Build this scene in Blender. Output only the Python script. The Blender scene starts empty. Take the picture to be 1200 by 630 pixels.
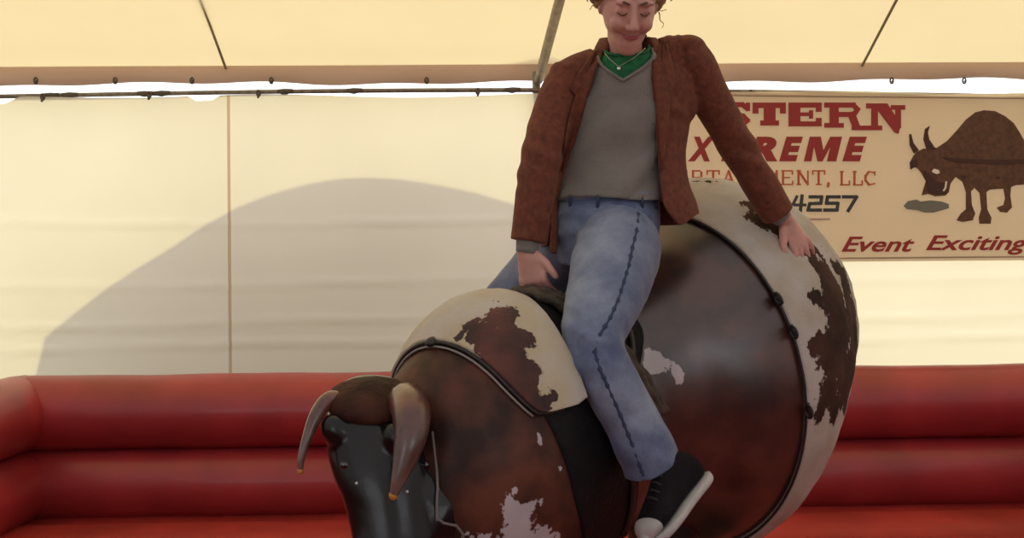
import bpy, bmesh, math, random
from mathutils import Vector, Matrix, noise
from mathutils.bvhtree import BVHTree
random.seed(7)
scn = bpy.context.scene
C = scn.collection
PI = math.pi

# ------------------------------------------------------------------ camera
FPX = 1287.0
CAM = Vector((0, 0, 1.75))
YAW, ROLL = 0.027, 0.0098
fw = Vector((math.sin(YAW), math.cos(YAW), 0))
r0 = Vector((math.cos(YAW), -math.sin(YAW), 0))
u0 = Vector((0, 0, 1))
RT = r0 * math.cos(ROLL) - u0 * math.sin(ROLL)
UP = r0 * math.sin(ROLL) + u0 * math.cos(ROLL)
cd = bpy.data.cameras.new('camera')
cam = bpy.data.objects.new('camera', cd)
C.objects.link(cam)
M = Matrix((RT, UP, -fw)).transposed().to_4x4()
M.translation = CAM
cam.matrix_world = M
cd.sensor_width = 36
cd.lens = FPX / 1200 * 36
cd.clip_end = 500
scn.camera = cam

# ------------------------------------------------------------------ light
scn.view_settings.view_transform = 'Standard'
scn.view_settings.look = 'None'
scn.view_settings.exposure = 0.0
scn.view_settings.gamma = 1
scn.view_settings.use_curve_mapping = False
w = bpy.data.worlds.new('sky')
scn.world = w
w.use_nodes = True
bg = w.node_tree.nodes['Background']
bg.inputs[0].default_value = (0.93, 0.95, 1.0, 1)
bg.inputs[1].default_value = 2.1
SUN = Vector((-0.10, 0.92, 0.40)).normalized()      # towards the sun, behind the tent's back wall
sd = bpy.data.lights.new('sun', 'SUN')
sd.energy = 1.8
sd.color = (1.0, 0.97, 0.50)
sd.angle = math.radians(0.9)
so = bpy.data.objects.new('sun', sd)
so.rotation_euler = SUN.to_track_quat('Z', 'Y').to_euler()
so.location = (0, 20, 12)
C.objects.link(so)

# ------------------------------------------------------------------ helpers
def P(px, py, d):
    return CAM + d * (fw + RT * ((px - 600) / FPX) + UP * ((315 - py) / FPX))
def PY(px, py, Y):
    v = fw + RT * ((px - 600) / FPX) + UP * ((315 - py) / FPX)
    return CAM + v * (Y / v.y)
def PZ(px, py, z):
    v = fw + RT * ((px - 600) / FPX) + UP * ((315 - py) / FPX)
    return CAM + v * ((z - CAM.z) / v.z)

def nodes(m):
    m.use_nodes = True
    return m.node_tree.nodes, m.node_tree.links
def principled(name, col, rough=0.6, bump=None, vary=0.0, vscale=8.0, spec=0.5, coat=0.0, sheen=0.0, metal=0.0, sss=0.0, tint=None):
    m = bpy.data.materials.new(name)
    n, l = nodes(m)
    b = n['Principled BSDF']
    b.inputs['Base Color'].default_value = (*col, 1)
    b.inputs['Roughness'].default_value = rough
    b.inputs['Specular IOR Level'].default_value = spec
    b.inputs['Coat Weight'].default_value = coat
    b.inputs['Coat Roughness'].default_value = 0.12
    b.inputs['Sheen Weight'].default_value = sheen
    b.inputs['Metallic'].default_value = metal
    if sss:
        b.inputs['Subsurface Weight'].default_value = sss
        b.inputs['Subsurface Radius'].default_value = (0.02, 0.008, 0.004)
        b.inputs['Subsurface Scale'].default_value = 0.4
    tc = n.new('ShaderNodeTexCoord')
    if vary:
        t = n.new('ShaderNodeTexNoise'); t.inputs['Scale'].default_value = vscale; t.inputs['Detail'].default_value = 5
        l.new(tc.outputs['Object'], t.inputs['Vector'])
        r = n.new('ShaderNodeMix'); r.data_type = 'RGBA'
        c2 = tint or tuple(c * (1 - vary) for c in col)
        r.inputs[6].default_value = (*c2, 1); r.inputs[7].default_value = (*[min(1, c * (1 + vary * .6)) for c in col], 1)
        mr = n.new('ShaderNodeMapRange'); mr.inputs[1].default_value = .35; mr.inputs[2].default_value = .65
        l.new(t.outputs['Fac'], mr.inputs[0]); l.new(mr.outputs[0], r.inputs[0])
        l.new(r.outputs[2], b.inputs['Base Color'])
    if bump:
        sc, st = bump
        t = n.new('ShaderNodeTexNoise'); t.inputs['Scale'].default_value = sc; t.inputs['Detail'].default_value = 4
        l.new(tc.outputs['Object'], t.inputs['Vector'])
        bp = n.new('ShaderNodeBump'); bp.inputs['Strength'].default_value = st; bp.inputs['Distance'].default_value = 0.01
        l.new(t.outputs['Fac'], bp.inputs['Height']); l.new(bp.outputs[0], b.inputs['Normal'])
    return m
def fabric(name, col, tcol, mix=0.55, vscale=1.2, vary=0.06):
    """thin cloth: diffuse front, translucent transmission"""
    m = bpy.data.materials.new(name)
    n, l = nodes(m)
    n.remove(n['Principled BSDF'])
    out = n['Material Output']
    d = n.new('ShaderNodeBsdfDiffuse'); t = n.new('ShaderNodeBsdfTranslucent'); mx = n.new('ShaderNodeMixShader')
    tc = n.new('ShaderNodeTexCoord'); ns = n.new('ShaderNodeTexNoise')
    ns.inputs['Scale'].default_value = vscale; ns.inputs['Detail'].default_value = 3
    l.new(tc.outputs['Object'], ns.inputs['Vector'])
    for sh, c in ((d, col), (t, tcol)):
        r = n.new('ShaderNodeMix'); r.data_type = 'RGBA'
        r.inputs[6].default_value = (*[x * (1 - vary) for x in c], 1); r.inputs[7].default_value = (*[min(1, x * (1 + vary)) for x in c], 1)
        l.new(ns.outputs['Fac'], r.inputs[0]); l.new(r.outputs[2], sh.inputs['Color'])
    mx.inputs[0].default_value = mix
    l.new(d.outputs[0], mx.inputs[1]); l.new(t.outputs[0], mx.inputs[2]); l.new(mx.outputs[0], out.inputs['Surface'])
    return m

def wloc(o):
    v = Vector((0, 0, 0))
    while o:
        v += o.location; o = o.parent
    return v
def link_mesh(name, me, mat=None, parent=None, origin=None, smooth=True):
    """mesh given in world coordinates; its own origin goes to `origin`"""
    base = wloc(parent)
    org = origin if origin is not None else (base if parent else Vector((0, 0, 0)))
    me.transform(Matrix.Translation(-org))
    me.name = name
    o = bpy.data.objects.new(name, me)
    o.location = org - base
    if parent: o.parent = parent
    C.objects.link(o)
    if mat is not None:
        me.materials.clear()
        for mm in (mat if isinstance(mat, (list, tuple)) else [mat]): me.materials.append(mm)
    if smooth:
        for p in me.polygons: p.use_smooth = True
    return o
def obj(name, bm, mat=None, parent=None, smooth=True, origin=None):
    bmesh.ops.recalc_face_normals(bm, faces=bm.faces[:])
    me = bpy.data.meshes.new(name); bm.to_mesh(me); bm.free()
    if origin is None and parent is None:
        xs = [v.co for v in me.vertices]
        lo = Vector([min(c[i] for c in xs) for i in range(3)]); hi = Vector([max(c[i] for c in xs) for i in range(3)])
        origin = Vector(((lo.x + hi.x) / 2, (lo.y + hi.y) / 2, lo.z))
    return link_mesh(name, me, mat, parent, origin, smooth)
def tag(o, label=None, cat=None, group=None, kind=None):
    if label: o['label'] = label
    if cat: o['category'] = cat
    if group: o['group'] = group
    if kind: o['kind'] = kind
    return o
def thing(name, loc, label, cat, group=None, kind=None):
    o = bpy.data.objects.new(name, None); C.objects.link(o); o.location = loc
    o.empty_display_size = .2
    return tag(o, label, cat, group, kind)

def interp(keys, x):
    """smooth monotone-ish (Catmull-Rom) interpolation of key rows (x, a, b, ...)"""
    n = len(keys)
    if x <= keys[0][0]: return keys[0][1:]
    if x >= keys[-1][0]: return keys[-1][1:]
    for i in range(n - 1):
        if keys[i][0] <= x <= keys[i + 1][0]: break
    k1, k2 = keys[i], keys[i + 1]
    k0 = keys[i - 1] if i else k1
    k3 = keys[i + 2] if i + 2 < n else k2
    h = k2[0] - k1[0]; t = (x - k1[0]) / h
    out = []
    for j in range(1, len(k1)):
        m1 = (k2[j] - k0[j]) / max(1e-6, (k2[0] - k0[0])) * h
        m2 = (k3[j] - k1[j]) / max(1e-6, (k3[0] - k1[0])) * h
        t2, t3 = t * t, t * t * t
        out.append((2*t3-3*t2+1)*k1[j] + (t3-2*t2+t)*m1 + (-2*t3+3*t2)*k2[j] + (t3-t2)*m2)
    return tuple(out)

def loft(bm, rings, cap=True, closed=True):
    vs = [[bm.verts.new(p) for p in r] for r in rings]
    n = len(rings[0])
    for i in range(len(vs) - 1):
        for j in range(n if closed else n - 1):
            k = (j + 1) % n
            bm.faces.new((vs[i][j], vs[i][k], vs[i+1][k], vs[i+1][j]))
    if cap and closed:
        bm.faces.new(vs[0][::-1]); bm.faces.new(vs[-1])
    return vs
def ring(c, ax, ay, a, b, n=20, e=2.0):
    out = []
    for i in range(n):
        t = 2 * PI * i / n
        cx, sx = math.cos(t), math.sin(t)
        out.append(c + ax * (a * math.copysign(abs(cx) ** (2/e), cx)) + ay * (b * math.copysign(abs(sx) ** (2/e), sx)))
    return out
def limb(bm, pts, n=16, side=None, sub=4, round_ends=True):
    """pts: rows (Vector, radius across, radius deep); smooth tube with rounded ends"""
    ks = [(i, *p[0], p[1], p[2] if len(p) > 2 else p[1]) for i, p in enumerate(pts)]
    m = (len(pts) - 1) * sub
    rows = [interp(ks, i / sub) for i in range(m + 1)]
    cs = [Vector(r[:3]) for r in rows]
    side = side or Vector((1, 0, 0))
    rings = []
    for i, r in enumerate(rows):
        t = (cs[min(i+1, m)] - cs[max(i-1, 0)]).normalized()
        ay = t.cross(side)
        if ay.length < .1: ay = t.cross(Vector((0, 1, 0)))
        ay.normalize(); ax = ay.cross(t).normalized()
        if round_ends and i == 0:
            for q in (0.15, 0.6, .88):
                rings.append(ring(cs[0] - t * r[3] * math.sqrt(1 - q*q) , ax, ay, r[3]*q, r[4]*q, n))
        rings.append(ring(cs[i], ax, ay, r[3], r[4], n))
        if round_ends and i == m:
            for q in (.88, .6, .15):
                rings.append(ring(cs[m] + t * r[3] * math.sqrt(1 - q*q), ax, ay, r[3]*q, r[4]*q, n))
    return loft(bm, rings)
def tube(bm, pts, r, n=8, closed=False):
    m = len(pts); rings = []
    prev = None
    for i, p in enumerate(pts):
        a = pts[(i-1) % m] if closed else pts[max(i-1, 0)]
        b = pts[(i+1) % m] if closed else pts[min(i+1, m-1)]
        t = (b - a).normalized()
        if prev is None:
            s = t.cross(Vector((0.3, 0.2, 1)))
            if s.length < .1: s = t.cross(Vector((1, 0, 0)))
        else: s = prev - t * prev.dot(t)
        s.normalize(); prev = s
        rr = r[i] if isinstance(r, (list, tuple)) else r
        rings.append(ring(p, s, t.cross(s).normalized(), rr, rr, n))
    if closed:
        vs = loft(bm, rings, cap=False)
        for j in range(n):
            k = (j + 1) % n
            bm.faces.new((vs[-1][j], vs[-1][k], vs[0][k], vs[0][j]))
        return vs
    return loft(bm, rings)
def ell(bm, c, ax, ay, az, rx, ry, rz, nu=20, nv=12):
    rings = []
    for i in range(1, nv):
        ph = PI * i / nv
        rings.append(ring(c + az * (rz * math.cos(ph)), ax, ay, rx * math.sin(ph), ry * math.sin(ph), nu))
    vs = loft(bm, rings, cap=False)
    a = bm.verts.new(c + az * rz); b = bm.verts.new(c - az * rz)
    for j in range(nu):
        k = (j + 1) % nu
        bm.faces.new((a, vs[0][k], vs[0][j])); bm.faces.new((b, vs[-1][j], vs[-1][k]))
def box(bm, lo, hi):
    xs = [bm.verts.new((x, y, z)) for x in (lo[0], hi[0]) for y in (lo[1], hi[1]) for z in (lo[2], hi[2])]
    for f in ((0,1,3,2),(4,6,7,5),(0,4,5,1),(2,3,7,6),(0,2,6,4),(1,5,7,3)): bm.faces.new([xs[i] for i in f])
def fuse(bm, voxel, smooth=2, fac=0.5):
    """one continuous skin around everything in bm"""
    bmesh.ops.recalc_face_normals(bm, faces=bm.faces[:])
    me = bpy.data.meshes.new('tmp'); bm.to_mesh(me); bm.free()
    o = bpy.data.objects.new('tmp', me); C.objects.link(o)
    md = o.modifiers.new('r', 'REMESH'); md.mode = 'VOXEL'; md.voxel_size = voxel; md.adaptivity = 0
    if smooth:
        ms = o.modifiers.new('s', 'SMOOTH'); ms.factor = fac; ms.iterations = smooth
    dg = bpy.context.evaluated_depsgraph_get()
    res = bpy.data.meshes.new_from_object(o.evaluated_get(dg), depsgraph=dg)
    bpy.data.objects.remove(o); bpy.data.meshes.remove(me)
    return res
def wrinkle(me, fn):
    """push each vertex along its normal by fn(world position)"""
    ns = [v.normal.copy() for v in me.vertices]
    for v, nn in zip(me.vertices, ns): v.co += nn * fn(v.co)
def paint(me, name, fn):
    at = me.attributes.new(name, 'FLOAT', 'POINT')
    for i, v in enumerate(me.vertices): at.data[i].value = fn(v.co)
def patch_material(name, ca, cb, attr='patch', rough=.8, coat=0, soft=.03, nsc=40, namp=.25, bump=(120, .4), cc=None, sheen=0, spec=.5):
    """two (or three) hide or paint colours split where a stored field crosses zero"""
    m = bpy.data.materials.new(name); n, l = nodes(m); b = n['Principled BSDF']
    a = n.new('ShaderNodeAttribute'); a.attribute_name = attr
    tc = n.new('ShaderNodeTexCoord')
    t = n.new('ShaderNodeTexNoise'); t.inputs['Scale'].default_value = nsc; t.inputs['Detail'].default_value = 4
    l.new(tc.outputs['Object'], t.inputs['Vector'])
    s = n.new('ShaderNodeMath'); s.operation = 'SUBTRACT'; s.inputs[1].default_value = .5; l.new(t.outputs['Fac'], s.inputs[0])
    mu = n.new('ShaderNodeMath'); mu.operation = 'MULTIPLY_ADD'; mu.inputs[1].default_value = namp
    l.new(s.outputs[0], mu.inputs[0]); l.new(a.outputs['Fac'], mu.inputs[2])
    mr = n.new('ShaderNodeMapRange'); mr.inputs[1].default_value = -soft; mr.inputs[2].default_value = soft
    l.new(mu.outputs[0], mr.inputs[0])
    t2 = n.new('ShaderNodeTexNoise'); t2.inputs['Scale'].default_value = 7; t2.inputs['Detail'].default_value = 6
    l.new(tc.outputs['Object'], t2.inputs['Vector'])
    mv = n.new('ShaderNodeMix'); mv.data_type = 'RGBA'
    mv.inputs[6].default_value = (*[x * .35 for x in cb], 1); mv.inputs[7].default_value = (*[x * 1.9 for x in cb], 1)
    mq = n.new('ShaderNodeMapRange'); mq.inputs[1].default_value = .36; mq.inputs[2].default_value = .64
    l.new(t2.outputs['Fac'], mq.inputs[0]); l.new(mq.outputs[0], mv.inputs[0])
    mw = n.new('ShaderNodeMix'); mw.data_type = 'RGBA'
    c2 = cc or tuple(x * .8 for x in ca)
    mw.inputs[6].default_value = (*c2, 1); mw.inputs[7].default_value = (*ca, 1)
    m3 = n.new('ShaderNodeMapRange'); m3.inputs[1].default_value = .4; m3.inputs[2].default_value = .6
    l.new(t2.outputs['Fac'], m3.inputs[0]); l.new(m3.outputs[0], mw.inputs[0])
    mx = n.new('ShaderNodeMix'); mx.data_type = 'RGBA'
    l.new(mr.outputs[0], mx.inputs[0]); l.new(mw.outputs[2], mx.inputs[6]); l.new(mv.outputs[2], mx.inputs[7])
    l.new(mx.outputs[2], b.inputs['Base Color'])
    b.inputs['Roughness'].default_value = rough; b.inputs['Coat Weight'].default_value = coat
    b.inputs['Coat Roughness'].default_value = .27; b.inputs['Sheen Weight'].default_value = sheen
    b.inputs['Specular IOR Level'].default_value = spec
    t3 = n.new('ShaderNodeTexNoise'); t3.inputs['Scale'].default_value = bump[0]; t3.inputs['Detail'].default_value = 3
    l.new(tc.outputs['Object'], t3.inputs['Vector'])
    bp = n.new('ShaderNodeBump'); bp.inputs['Strength'].default_value = bump[1]; bp.inputs['Distance'].default_value = .005
    l.new(t3.outputs['Fac'], bp.inputs['Height']); l.new(bp.outputs[0], b.inputs['Normal'])
    return m

# ------------------------------------------------------------------ the tent and the ground
WY = 7.9          # back wall plane
m_ground = principled('trampled_grass', (0.22, 0.21, 0.13), .95, (30, .5), .4, 3)
bm = bmesh.new()
bmesh.ops.create_grid(bm, x_segments=2, y_segments=2, size=45)
tag(obj('floor', bm, m_ground, smooth=False), 'pale trampled ground under the tent', kind='structure')

m_wall = fabric('tent_wall_fabric', (0.55, 0.50, 0.44), (0.86, 0.765, 0.595), .60)
m_roof = fabric('tent_roof_fabric', (0.50, 0.44, 0.34), (0.82, 0.645, 0.36), .46)
m_side = fabric('tent_side_fabric', (0.45, 0.42, 0.40), (0.66, 0.62, 0.60), .44)
m_val = fabric('valance_fabric', (0.66, 0.52, 0.43), (0.60, 0.44, 0.35), .55)
m_pipe = principled('galvanised_pipe', (0.23, 0.20, 0.16), .45, None, .3, 30, metal=.5)
m_seam = fabric('folded_seam', (0.45, 0.34, 0.24), (0.62, 0.45, 0.30), .5)
m_tie = principled('dark_tie_cord', (0.10, 0.08, 0.06), .7)

def eave_z(px):            # height of the eave rail at a picture column, on the wall plane
    return PY(px, 113 - 8 * math.sin(max(0, min(1, px / 1200)) * PI), WY).z
XL, XR = PY(-420, 300, WY).x, PY(1600, 300, WY).x
ZR = PY(600, 106, WY).z

bm = bmesh.new()
NX, NZ = 220, 90
gv = []
creases = [PY(430, yy, WY).z for yy in (258, 330, 376, 404)]
SX = [PY(px, 116, WY).x for px in (268, 1330, -300)]
wx = sorted([XL + (XR - XL) * i / NX for i in range(NX + 1) if min(abs(XL + (XR - XL) * i / NX - q) for q in SX) > .02] + [q + e for q in SX for e in (-.011, .011)])
NX = len(wx) - 1
for i in range(NX + 1):
    x = wx[i]
    col = []
    pxa = 600 + (x / WY - YAW) * FPX
    top = ZR - 0.03 + .012 * math.sin(x * 3.1)
    if pxa < 34: top -= 0.06 * min(1, (34 - pxa) / 20)
    if 231 < pxa < 259: top -= .035
    for j in range(NZ + 1):
        z = top * j / NZ
        y = WY + .025 * math.sin(x * 1.3 + .6 * z) + .012 * noise.noise(Vector((x * 1.5, z * .9, 3)))
        for k, cz in enumerate(creases):
            y += .011 * math.exp(-((z - cz - .02 * math.sin(x * 1.1 + k)) / .018) ** 2)
        col.append(bm.verts.new((x, y, z)))
    gv.append(col)
for i in range(NX):
    for j in range(NZ):
        bm.faces.new((gv[i][j], gv[i+1][j], gv[i+1][j+1], gv[i][j+1]))
wall = tag(obj('wall_back', bm, [m_wall, m_seam]), 'sunlit cream fabric back wall of the tent', kind='structure')
for p_ in wall.data.polygons:
    p_.material_index = 1 if min(abs(p_.center.x + wall.location.x - q) for q in SX) < .008 else 0

# roof: ridge across, sloping down to both eaves
EY, EZ, SL, RY = 8.15, PY(600, 78, 8.15).z, .33, 2.6
def roof_z(y): return EZ + SL * ((EY - y) if y > RY else (EY - RY) - (RY - y))
bm = bmesh.new()
ys = [EY - i * .25 for i in range(int((EY + 2.9) / .25) + 1)]
xs = [XL + (XR - XL) * i / 80 for i in range(81)]
g = [[bm.verts.new((x, y, roof_z(y) - .05 * math.sin(((x - 0.2) % 2.77) / 2.77 * PI) * min(1, (EY - y)))) for y in ys] for x in xs]
for i in range(len(xs) - 1):
    for j in range(len(ys) - 1):
        bm.faces.new((g[i][j], g[i+1][j], g[i+1][j+1], g[i][j+1]))
roof = tag(obj('ceiling', bm, [m_roof, m_side]), 'yellowish cream tent roof fabric', kind='structure')
for p_ in roof.data.polygons:                       # unseen half over the entrance gets the darker side fabric to dim the interior
    p_.material_index = 1 if p_.center.y + roof.location.y < RY else 0
bm = bmesh.new()
for (a, b) in (((265, 76), (230, 0)), ((1010, 76), (1060, 0))):
    p = PY(*a, EY - .02); q = PY(*b, 7.1)
    dx = (q.x - p.x) / (p.y - q.y)
    tube(bm, [Vector((p.x + dx * k * .25, p.y - k * .25, roof_z(p.y - k * .25) - .02)) for k in range(22)], .010, 6)
obj('roof_seam', bm, principled('roof_seam_shade', (0.30, 0.25, 0.17), .8), roof)
# valance: the doubled hem hanging from the roof edge
bm = bmesh.new(); a_ = []; b_ = []
for i in range(161):
    x = XL + (XR - XL) * i / 160
    pxa = 600 + (x / EY - YAW) * FPX
    up_ = .075 * math.exp(-((pxa - 640) / 26) ** 2)
    zt = EZ + .015 + up_; zb = PY(600, 95.5, EY - .05).z + .010 * math.sin(x * 2.2) + (.008 * math.sin(x * 7))
    a_.append((x, EY - .03, zt)); b_.append((x, EY - .05 + .015 * math.sin(x * 5), zb))
va = [bm.verts.new(p) for p in a_]; vb = [bm.verts.new(p) for p in b_]
vc = [bm.verts.new((p[0], p[1] + .03, p[2])) for p in b_]; vd = [bm.verts.new((p[0], p[1] + .05, p[2])) for p in a_]
for i in range(160):
    bm.faces.new((va[i], va[i+1], vb[i+1], vb[i])); bm.faces.new((vb[i], vb[i+1], vc[i+1], vc[i])); bm.faces.new((vc[i], vc[i+1], vd[i+1], vd[i]))
tag(obj('trim_1', bm, m_val), 'doubled pinkish brown hem of the tent roof', kind='structure')
# frame
fr = thing('tent_frame', (0, WY, 0), 'grey metal tent frame with eave rail and rafter pole', 'tent frame')
bm = bmesh.new()
def rail_pt(px): return PY(px, 113 - 7.5 * math.sin(max(-.2, min(1.2, px / 1200)) * PI) , WY + .03)
tube(bm, [rail_pt(px) for px in range(-400, 1601, 50)], .017, 8)
obj('eave_rail', bm, m_pipe, fr)
bm = bmesh.new()
p = PY(631, 94, WY + .06); q = PY(657, -4, 6.95)
tube(bm, [p, q, q + (q - p) * 1.2, q + (q - p) * 2.6], .034, 10)
obj('rafter', bm, principled('weathered_pole', (0.42, 0.36, 0.26), .5, None, .25, 20, metal=.3), fr)
bm = bmesh.new()
pp = PY(628.5, 94, WY + .08)
tube(bm, [Vector((pp.x, pp.y, 0)), pp + Vector((0, 0, .06))], .030, 10)
obj('upright', bm, m_pipe, fr)
def tie(px, py, Y, drop=.035):
    bm = bmesh.new(); c = PY(px, py, Y)
    tube(bm, [c + Vector((math.cos(t) * .012, 0, math.sin(t) * .022)) for t in [k * PI / 5 for k in range(10)]], .007, 6, closed=True)
    tube(bm, [c + Vector((0, -.01, .0)), c + Vector((.004, -.015, -drop * .6)), c + Vector((-.004, -.01, -drop))], .008, 6)
    obj('tie_cord', bm, m_tie, fr)
for px in (42, 135, 225, 318, 500, 800, 1045, 1130): tie(px, 94.5, EY - .09, .012)
for px in (50, 175, 303, 560, 880): tie(px, 114.5 - 7.5 * math.sin(px / 1200 * PI), WY - .02)
for px in (60, 82, 170, 190, 334, 415, 600):
    bm = bmesh.new(); c = rail_pt(px); tube(bm, [c + Vector((-.05, -.012, 0)), c + Vector((0, -.018, -.004)), c + Vector((.06, -.012, .003))], [.016, .024, .015], 8)
    obj('rail_wrap', bm, m_tie, fr)

# side walls and the front, behind the photographer
for nm, x, lab in (('wall_left', XL, 'fabric left side wall of the tent'), ('wall_right', XR, 'fabric right side wall of the tent')):
    bm = bmesh.new()
    vs = [bm.verts.new((x, y, z)) for y, z in ((EY, 0), (EY, EZ), (RY, roof_z(RY)), (-2.9, roof_z(-2.9)), (-2.9, 0))]
    bm.faces.new(vs)
    tag(obj(nm, bm, m_side, smooth=False), lab, kind='structure')
bm = bmesh.new()
for (x0, x1, z0, z1) in ((XL, -4.2, 0, 3.0), (-1.8, 1.4, 0, 3.0), (4.6, XR, 0, 3.0), (XL, XR, 3.0, roof_z(-2.9))):
    bm.faces.new([bm.verts.new(p) for p in ((x0, -2.9, z0), (x1, -2.9, z0), (x1, -2.9, z1), (x0, -2.9, z1))])
tag(obj('wall_front', bm, m_side, smooth=False), 'fabric front wall of the tent with two entrance gaps', kind='structure')

# the arched thing outside whose shadow falls on the back wall
arc_px = [(40, 445), (48, 415), (52, 396), (78, 374), (120, 341), (160, 314), (200, 289), (240, 262), (280, 241), (320, 226), (360, 215), (400, 209), (430, 208.5),
          (470, 211), (520, 219), (560, 228), (600, 240), (650, 262), (700, 300), (750, 345), (800, 400), (815, 440)]
bm = bmesh.new()
BY = 9.7
t_ = (BY - WY) / SUN.y
prof = [PY(x, y, WY) + SUN * t_ for x, y in arc_px]
prof = [Vector((prof[0].x - .01, BY, 0))] + prof + [Vector((prof[-1].x + .01, BY, 0))]
f1 = [bm.verts.new((p.x, BY, p.z)) for p in prof]
f0 = [bm.verts.new((p.x * .97 - .02, BY - .35, max(0, p.z - .2))) for p in prof]
bm.faces.new(f1); bm.faces.new(f0[::-1])
for i in range(len(f1)):
    k = (i + 1) % len(f1); bm.faces.new((f1[i], f0[i], f0[k], f1[k]))
tag(obj('arched_inflatable', bm, principled('pale_grey_vinyl', (0.6, 0.6, 0.6), .6), smooth=False), 'arched inflatable outside, seen only as the curved shadow on the cream wall', 'inflatable')

# ------------------------------------------------------------------ the red inflatable pit
m_red = principled('red_vinyl', (0.33, 0.026, 0.032), .42, (6, .25), .22, 2.2, coat=.15)
m_mat = principled('red_vinyl_floor', (0.36, 0.03, 0.025), .5, (5, .3), .25, 2)
TZ = .30
xl = PZ(50, 606, TZ).x; yb = PZ(600, 598, TZ).y
xr, yf = 3.55, .95
pit = thing('inflatable_pit', ((xl + xr) / 2, (yb + yf) / 2, 0), 'red inflatable pit with two stacked wall tubes around the mechanical bull', 'inflatable pit')
bm = bmesh.new()
nx_, ny_ = 60, 100
g = []
for i in range(nx_ + 1):
    x = xl - .2 + (xr - xl + .4) * i / nx_
    g.append([bm.verts.new((x, yf - .2 + (yb - yf + .4) * j / ny_, TZ - .04 * abs(math.cos((yb - (yf - .2 + (yb - yf + .4) * j / ny_)) / .62 * PI)) ** 6)) for j in range(ny_ + 1)])
for i in range(nx_):
    for j in range(ny_): bm.faces.new((g[i][j], g[i+1][j], g[i+1][j+1], g[i][j+1]))
ed = [e for e in bm.edges if e.is_boundary]
r = bmesh.ops.extrude_edge_only(bm, edges=ed)
for v in [v for v in r['geom'] if isinstance(v, bmesh.types.BMVert)]: v.co.z = .0
obj('mattress', bm, m_mat, pit)
R = .225
def wall_tube(c0, c1, name='wall_tube'):
    """tube along a straight run; mitred bulging ends"""
    bm = bmesh.new(); d = (c1 - c0).normalized(); s = Vector((0, 0, 1)); q = d.cross(s)
    Ltot = (c1 - c0).length; rings = []
    nn = 60
    for i in range(nn + 1):
        t = i / nn
        e = min(t, 1 - t) * Ltot
        k = 1 if e > .16 else math.sqrt(max(0.02, 1 - ((.16 - e) / .16) ** 2)) * .35 + .65
        rr = R * k * (1 + .012 * math.sin(t * Ltot * 5.1) + .006 * math.sin(t * Ltot * 11))
        rings.append(ring(c0 + d * Ltot * t, q, s, rr * 1.02, rr, 28))
    loft(bm, rings)
    return obj(name, bm, m_red, pit)
for z in (.46, .895):
    R = .225 if z < .6 else .228
    wall_tube(Vector((xl - R * 1.6, yb + R, z)), Vector((xr + R * 1.6, yb + R, z)))
    wall_tube(Vector((xl - R + .01, yb + .42, z)), Vector((xl - R + .01, yf - .35, z)))
    wall_tube(Vector((xr + R, yb + .42, z)), Vector((xr + R, yf - .35, z)))
    wall_tube(Vector((xl - .02, yf - R, z)), Vector((xr + .02, yf - R, z)))

# ------------------------------------------------------------------ banner
BNY = WY - .06
m_ban = fabric('banner_vinyl', (0.64, 0.54, 0.44), (0.68, 0.54, 0.43), .47, 4, .05)
ban = thing('banner', PY(1010, 310, BNY), 'tan vinyl banner with red western lettering and a brown bison, tied to the tent wall', 'banner')
bm = bmesh.new()
bx0, bx1 = PY(745, 200, BNY).x, PY(1290, 200, BNY).x
g = []
for i in range(61):
    x = bx0 + (bx1 - bx0) * i / 60
    px = 600 + (x / BNY - YAW) * FPX
    zt = PY(px, 107.5 + .010 * (px - 850) + 1.2 * math.sin(px / 40), BNY).z; zb = PY(px, 306.5 - .008 * (px - 980), BNY).z
    g.append([bm.verts.new((x, BNY + .003 * math.sin(x * 3) - (.012 if j == 0 or j == 12 else 0), zb + (zt - zb) * j / 12)) for j in range(13)])
for i in range(60):
    for j in range(12): bm.faces.new((g[i][j], g[i+1][j], g[i+1][j+1], g[i][j+1]))
obj('banner_sheet', bm, m_ban, ban)
bm = bmesh.new()
for yy in (112, 303):
    tube(bm, [PY(px, yy + (.010 if yy < 200 else -.008) * (px - 900), BNY - .01) for px in range(750, 1290, 30)], .006, 6)
obj('hem', bm, principled('hem_tan', (0.40, 0.30, 0.22), .8), ban)
m_ink_red = principled('banner_red', (0.30, 0.020, 0.018), .6)
m_ink_red2 = principled('banner_red_orange', (0.46, 0.09, 0.04), .6)
m_ink_blk = principled('banner_charcoal', (0.035, 0.040, 0.045), .6)
m_ink_brn = principled('banner_brown', (0.11, 0.045, 0.022), .7, None, .3, 30)
m_ink_dbr = principled('banner_dark_brown', (0.055, 0.018, 0.012), .7)
m_ink_grn = principled('banner_grey_green', (0.17, 0.17, 0.14), .7)
m_ink_wht = principled('banner_white', (0.8, 0.72, 0.6), .7)
LY = BNY - .012
PC = [0]
def poly(bm, pts, Y=LY, th=.003):
    PC[0] += 1; Y = Y - .00012 * (PC[0] % 24)
    a = [bm.verts.new(PY(x, y, Y)) for x, y in pts]
    b = [bm.verts.new(v.co + Vector((0, th, 0))) for v in a]
    bm.faces.new(a); bm.faces.new(b[::-1])
    for i in range(len(a)):
        k = (i + 1) % len(a); bm.faces.new((a[i], b[i], b[k], a[k]))
def stroke(bm, pts, wd, Y=LY, wd2=None):
    for (x0, y0), (x1, y1) in zip(pts, pts[1:]):
        dx, dy = x1 - x0, y1 - y0; L = math.hypot(dx, dy) or 1
        nx, ny = -dy / L * wd / 2, dx / L * wd / 2; ex, ey = dx / L * wd * .35, dy / L * wd * .35
        poly(bm, [(x0 + nx - ex, y0 + ny - ey), (x1 + nx + ex, y1 + ny + ey), (x1 - nx + ex, y1 - ny + ey), (x0 - nx - ex, y0 - ny - ey)], Y)
        Y -= .0004
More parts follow.
